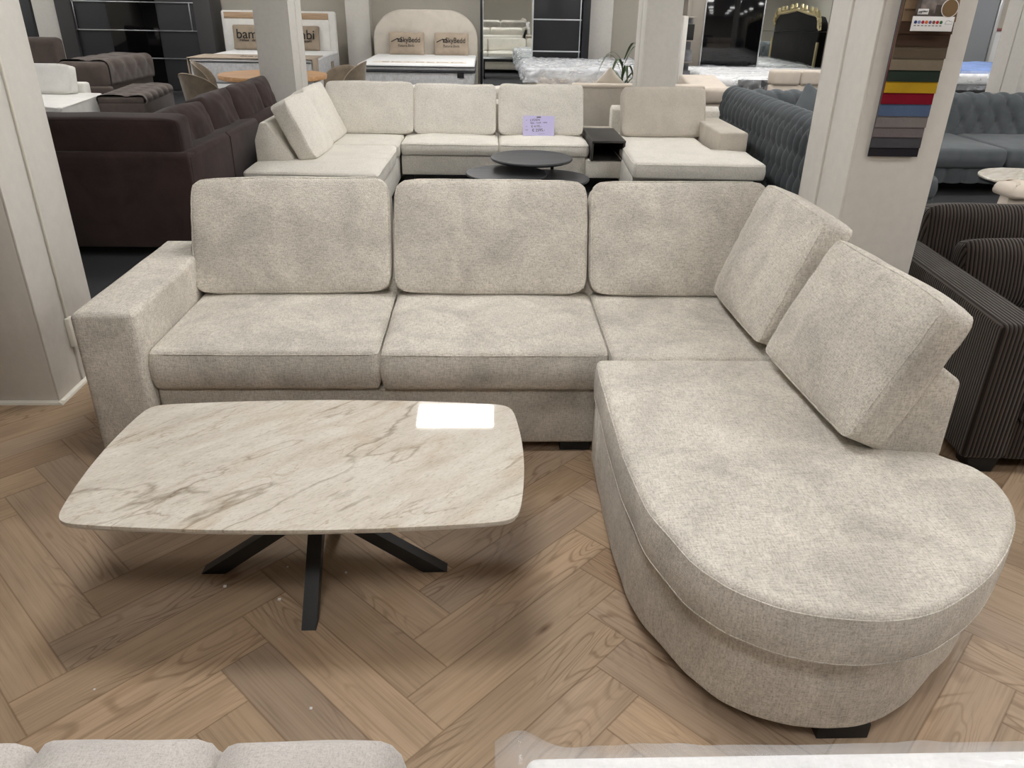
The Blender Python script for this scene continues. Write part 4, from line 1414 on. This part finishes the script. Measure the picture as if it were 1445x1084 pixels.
t = thing('wrapped_bed', 'beige bed under clear crumpled plastic in front of the mirror wardrobe', 'bed', (1.45, 13.5, 0))
put('bed_base', rbox(.75, 2.72, 12.35, 14.72, .08, .58, .03, 3), 'beige_leather', t)
put('mattress', rbox(.66, 2.68, 12.42, 14.76, .55, .70, .03, 3), 'mattress', t)
film_over('plastic_film', .62, 2.70, 12.38, 14.76, .50, .70, 'film_dense', t, 3, .045, 90, 70)
for x, y in ((.85, 12.5), (2.6, 12.5), (.85, 14.6), (2.6, 14.6)):
    put('leg', rbox(x-.04, x+.04, y-.04, y+.04, 0, .082, .003), 'plinth', t)

# beige sofa with its back to the cream sofa
t = thing('sofa', 'beige sofa turned to the back wall behind the cream sofa', 'sofa', (.9, 9.6, 0))
put('back_panel', join(rbox(-.9, .97, 9.14, 9.26, .08, .70, .025, 3), rbox(.975, 2.46, 9.14, 9.26, .08, .775, .02, 3)), 'console_beige', t)
put('back_ledge', rbox(.975, 2.46, 9.13, 9.32, .755, .80, .02, 3), 'beige_leather', t)
put('base', rbox(-.9, 2.85, 9.26, 10.1, .08, .28, .02), 'console_beige', t)
for k in range(4):
    x0 = -.88+.93*k
    g, p = seatpad(x0, x0+.92, 9.34, 10.14, .28, .45, rt=.035, rb=.02, crown=.02, seed=281+k, pipe=.004)
    soft(t, 'seat_cushion', 'cream', g, p)
    m = frm((x0+.46, 9.50, .45), 0, 0, PI) @ Matrix.Rotation(math.radians(-12), 4, 'X')
    g, p = cushion(.90, .29, .18, r=.04, seed=285+k, bulge=.3, nx=16, nz=12)
    soft(t, 'back_cushion', 'cream', xf(g, m), xf(p, m))
put('headrest', rbox(2.40, 2.86, 9.16, 9.40, .60, .775, .05, 4), 'beige_leather', t)
put('back_panel', rbox(2.44, 2.86, 9.20, 9.32, .08, .60, .02, 3), 'beige_leather', t)
put('side_wing', prism([(9.5, .1), (10.3, .1), (10.3, .82), (10.2, .83), (9.5, .74)], 2.42, 2.86, 'x', .03, 3), 'beige_leather', t)
for x in (-.8, 2.75):
    for y in (9.25, 10.0):
        put('foot', rbox(x-.04, x+.04, y-.04, y+.04, 0, .082, .003), 'plinth', t)
m = frm((1.34, 9.36, .73), 0, 0, .2) @ Matrix.Rotation(math.radians(14), 4, 'X') @ Matrix.Rotation(math.radians(42), 4, 'Y')
g, p = cushion(.25, .22, .11, r=.02, seed=291, bulge=.7, bow=-.03, nx=14, nz=12, round_n=16)
tag(put('throw_pillow', xf(g, m), 'headboard', angle=75), 'small beige pillow tipped on its corner on the back of the beige sofa', 'pillow')
t = thing('coffee_table', 'black open-frame coffee table between the beige sofa and the mirror', 'coffee table', (.5, 11.2, 0))
put('tabletop', rbox(-.1, .95, 10.85, 11.5, .36, .42, .004), 'black', t)
for x in (-.06, .91):
    put('leg', join(rbox(x-.04, x+.04, 10.88, 10.96, 0, .36, .003), rbox(x-.04, x+.04, 11.39, 11.47, 0, .36, .003), rbox(x-.04, x+.04, 10.88, 11.47, 0, .06, .003)), 'black', t)

# plant half hidden by the middle pillar
t = thing('potted_plant', 'green plant with long arching leaves behind the middle pillar', 'plant', (1.82, 9.72, 0))
px_, py_ = 1.74, 10.48
t.location = (px_, py_, 0)
put('pot', lathe([(.0001, 0), (.11, 0), (.15, .30), (.16, .32), (.14, .32), (.13, .28), (.0001, .28)], 28, px_, py_), 'pot', t)
put('stem', tube([(px_, py_, .28), (px_+.01, py_, .6), (px_-.01, py_, .95)], [.014, .012, .009], n=8), 'leaf', t)
rl = random.Random(5)
for k in range(16):
    a = k*2.4+.5
    ln = .28+.16*rl.random()
    z0 = .58+.4*k/15
    rise = .12+.16*rl.random()
    V, Fc = [], []
    for i in range(9):
        s = i/8
        r_ = .02+ln*s
        z = z0+rise*math.sin(s*PI*.85)-.20*s*s
        w = .018*math.sin(PI*min(1, s*.9+.1))**.7+.001
        c_ = Vector((px_+math.cos(a)*r_, py_+math.sin(a)*r_, z))
        nn = Vector((-math.sin(a), math.cos(a), 0))
        V += [tuple(c_-nn*w), tuple(c_+Vector((0, 0, -.004))), tuple(c_+nn*w)]
    for i in range(8):
        q = i*3
        Fc += [[q, q+3, q+4, q+1], [q+1, q+4, q+5, q+2]]
    put('leaf', (np.array(V), Fc), 'leaf', t)

# ------------------------------------------------------------------ back room, right
t = thing('open_shelf', 'narrow white open shelf between the middle pillar and the grey wardrobe', 'shelf', (3.2, 13.7, 0))
put('side_panel', rbox(2.95, 3.02, 12.60, 12.95, 0, 1.45, .003), 'white_wood', t)
for z in (.05, .45, .80, 1.10, 1.42):
    put('shelf_board', rbox(3.02, 3.17, 12.66, 12.95, z, z+.02, .002), 'greige', t)
put('back_board', rbox(3.02, 3.18, 12.94, 12.96, 0, 1.44, .002), 'box_grey', t)
for k, (z, w, h, mt, lab) in enumerate(((.821, .11, .16, 'box_grey', 'grey box on the middle board of the white shelf'), (1.121, .10, .22, 'plinth', 'black box on the upper board of the white shelf'), (.471, .11, .22, 'box_grey', 'grey box on the lower board of the white shelf'))):
    tag(put('storage_box', rbox(3.095-w/2, 3.095+w/2, 12.68, 12.88, z, z+h, .006), mt), lab, 'box', 'boxes on the white shelf')
D = thing('wardrobe', 'greige wardrobe with dark glass and mirror doors behind the wrapped bed', 'wardrobe', (4.6, 14.4, 0))
put('carcass', join(rbox(3.34, 3.40, 14.06, 14.7, 0, 2.3, .003), rbox(5.77, 5.83, 14.06, 14.7, 0, 2.3, .003), rbox(3.4, 5.77, 14.1, 14.7, 2.24, 2.3, .003), rbox(3.4, 5.77, 14.62, 14.7, 0, 2.24, 0), rbox(3.4, 5.77, 14.1, 14.62, 0, .05, 0)), 'greige', D)
put('door', rbox(3.405, 3.64, 14.11, 14.135, .06, 2.23, .002), 'greige', D)
put('glass_door', rbox(3.66, 4.63, 14.095, 14.12, .06, 2.23, .001), 'gloss', D)
put('mirror_door', join(rbox(4.645, 5.765, 14.10, 14.12, 1.228, 2.23, .0005), rbox(4.645, 5.765, 14.10, 14.12, .06, 1.222, .0005)), 'mirror', D, smooth=False)
for x in (3.65, 4.637):
    put('metal_strip', rbox(x-.008, x+.008, 14.085, 14.13, .06, 2.23, .001), 'steel', D)
t = thing('wrapped_bed', 'dark bed with film-wrapped mattress and gilded black headboard, behind the buttoned sofa', 'bed', (4.3, 12.7, 0))
put('bed_base', rbox(3.30, 5.68, 11.66, 13.78, .06, .56, .02, 3), 'plinth', t)
put('mattress', rbox(3.28, 5.68, 11.62, 13.80, .52, .68, .07, 4), 'mattress', t)
film_over('plastic_film', 3.26, 5.66, 11.60, 13.82, .40, .68, 'film', t, 8, .03, 80, 70)
put('foot_cover', rbox(3.58, 4.25, 11.575, 11.60, .42, .665, .006), 'charcoal', t)
hbp = [(11.55, .0), (13.85, .0), (13.85, 1.22), (13.80, 1.36), (13.66, 1.45), (13.2, 1.48), (12.7, 1.53), (12.2, 1.48), (11.74, 1.45), (11.60, 1.36), (11.55, 1.22)]
put('headboard', prism(hbp, 5.72, 5.88, 'x', .03, 3), 'black_velvet', t)
rim = hbp[2:]
gs = [tube([(5.72, a, b+.02) for a, b in rim], .028, n=8)]
rg = random.Random(3)
for i in range(len(rim)-1):
    for s in (.2, .6):
        a = rim[i][0]+(rim[i+1][0]-rim[i][0])*s
        b = rim[i][1]+(rim[i+1][1]-rim[i][1])*s
        gs.append(tube([(5.71, a-.06, b+.02), (5.70, a-.03, b+.09), (5.70, a+.02, b+.11), (5.70, a+.05, b+.07), (5.71, a+.02, b+.03)], [.012, .024, .03, .024, .012], n=8))
gs += [tube([(5.72, 11.55, .5), (5.72, 11.54, 1.05)], .025, n=8), tube([(5.72, 13.85, .5), (5.72, 13.86, 1.05)], .025, n=8)]
put('gilded_carving', join(*gs), 'gold', t)
# second beige sofa, mostly hidden
t = thing('sofa', 'beige sofa with two headrest cushions between the buttoned sofa and the wrapped bed', 'sofa', (4.3, 10.3, 0))
put('back_panel', rbox(3.52, 5.3, 10.02, 10.18, .08, .74, .03, 3), 'beige_leather', t)
for k, (x0, x1) in enumerate(((3.52, 3.865), (3.87, 4.4), (4.41, 5.3))):
    put('headrest', rbox(x0, x1, 10.0, 10.22, .735, .91, .035, 4), 'beige_leather', t)
put('seat', rbox(3.52, 5.3, 10.18, 11.0, .08, .45, .05, 3), 'beige_leather', t)
for x in (3.6, 5.2):
    for y in (10.1, 10.9):
        put('foot', rbox(x-.04, x+.04, y-.04, y+.04, 0, .082, .003), 'plinth', t)
# far right
D = thing('wardrobe', 'plain grey wardrobe with a bright metal edge at the far right', 'wardrobe', (7.6, 14.4, 0))
put('carcass', rbox(6.55, 8.60, 14.12, 14.7, 0, 2.3, .003), 'grey', D)
put('metal_strip', rbox(8.60, 8.66, 14.09, 14.7, 0, 2.3, .003), 'steel', D)
for k in range(2):
    put('door', rbox(6.56+1.02*k, 7.57+1.02*k, 14.10, 14.12, .06, 2.28, .002), 'grey', D)
t = thing('bed', 'dark bed with white mattress and blue cover behind the slate sofa at the far right', 'bed', (6.9, 11.7, 0))
put('bed_base', rbox(6.0, 7.9, 11.0, 12.9, .08, .69, .02, 3), 'navy', t)
put('mattress', rbox(6.0, 7.9, 11.0, 12.9, .69, .82, .04, 4), 'mattress', t)
bl, _p = pad(smooth_poly(rect(5.98, 7.92, 11.15, 12.92), 120, .06), .80, .87, rt=.03, rb=.01, crown=.02, wr=.02, seed=9)
put('blanket', bl, 'blue', t)
film_over('plastic_film', 5.98, 7.92, 10.98, 12.9, .62, .84, 'film', t, 12, .02, 40, 30)
t = thing('picture_wall_panel', 'pale panel leaning at the back wall beside the grey wardrobe', 'panel', (9.6, 15.4, 0))
put('panel_board', rbox(8.9, 10.3, 15.35, 15.42, 0, 1.25, .004), 'white', t)
put('panel_top', rbox(8.9, 10.3, 15.33, 15.45, 1.25, 1.30, .004), plain('red_edge', (150, 90, 90), .6), t)

# ------------------------------------------------------------------ nearest things, cut by the lower frame edge
t = thing('channel_chair', 'oatmeal velvet chair with a channelled back at the lower left edge', 'armchair', (-.45, .4, 0))
for k in range(5):
    c = -.215-.218*k
    w = .262
    mb = frm((c, .575, .40), 0, 0, PI) @ Matrix.Rotation(math.radians(6), 4, 'X')
    g, p = cushion(w, (.435, .442, .44, .43, .43)[k], .15, r=.045, seed=301+k, bulge=.30, bow=.0, sag=.012, round_n=3.6, nx=14, nz=14, wr=.003, pucker=0, pipes=False)
    put('back_channel', xf(g, frm((c, .60, .40), 0, 0, 0)), 'fore', t, angle=75)
put('back_shell', prism([(.66, .1), (.70, .1), (.69, .56), (.65, .56)], -1.2, -.12, 'x', .015), 'fore', t)
put('seat', rbox(-1.2, -.12, -.10, .54, .12, .42, .05, 4), 'fore', t)
for x, y in ((-1.1, 0), (-.22, 0), (-1.1, .6), (-.22, .6)):
    put('leg', tube([(x, y, .13), (x, y, 0)], [.022, .016], n=10), 'black', t)
t = thing('wrapped_sofa', 'white sofa under clear plastic film at the lower right edge', 'sofa', (.62, .35, 0))
put('backrest', rbox(.05, 1.5, .45, .657, .1, .780, .016, 4), 'mattress', t)
put('seat', rbox(.06, 1.5, -.2, .47, .1, .42, .04, 3), 'mattress', t)
V, Fc = [], []
nx_, nt_ = 120, 34
for i in range(nx_):
    u = i/(nx_-1)
    x = .012+1.5*u
    for j in range(nt_):
        a = j/(nt_-1)
        # path: up the far face, over the top, down the near face
        if a < .4:
            y, z = .667, .25+.535*a/.4
        elif a < .6:
            b = (a-.4)/.2
            y, z = .667-.217*b, .785+.006*math.sin(PI*b)
        else:
            y, z = .45, .785-.34*(a-.6)/.4
        n1 = noise.noise(Vector((x*7, y*9, z*9)))+.5*noise.noise(Vector((x*19+3, y*21, z*21)))
        ear = math.exp(-((x-.045)/.035)**2)*max(0, 1-abs(a-.42)/.16)
        V.append((x, y+.008*n1*(1 if a < .5 else -1), z+.006*abs(n1)*(1 if .38 < a < .62 else 0)+.035*ear))
for i in range(nx_-1):
    for j in range(nt_-1):
        q = i*nt_+j
        Fc.append([q, q+nt_, q+nt_+1, q+1])
put('plastic_film', (np.array(V), Fc), 'film', t, angle=180)
for x, y in ((.15, -.1), (1.4, -.1), (.15, .55), (1.4, .55)):
    put('leg', rbox(x-.03, x+.03, y-.03, y+.03, 0, .102, .003), 'plinth', t)

# lettering becomes plain meshes
bpy.context.view_layer.update()
dg = bpy.context.evaluated_depsgraph_get()
for o in TEXTS:
    me = bpy.data.meshes.new_from_object(o.evaluated_get(dg))
    nm = o.name
    par, ml = o.parent, o.matrix_local.copy()
    bpy.data.objects.remove(o)
    q = bpy.data.objects.new(nm, me)
    COL.objects.link(q)
    q.parent = par
    q.matrix_local = ml
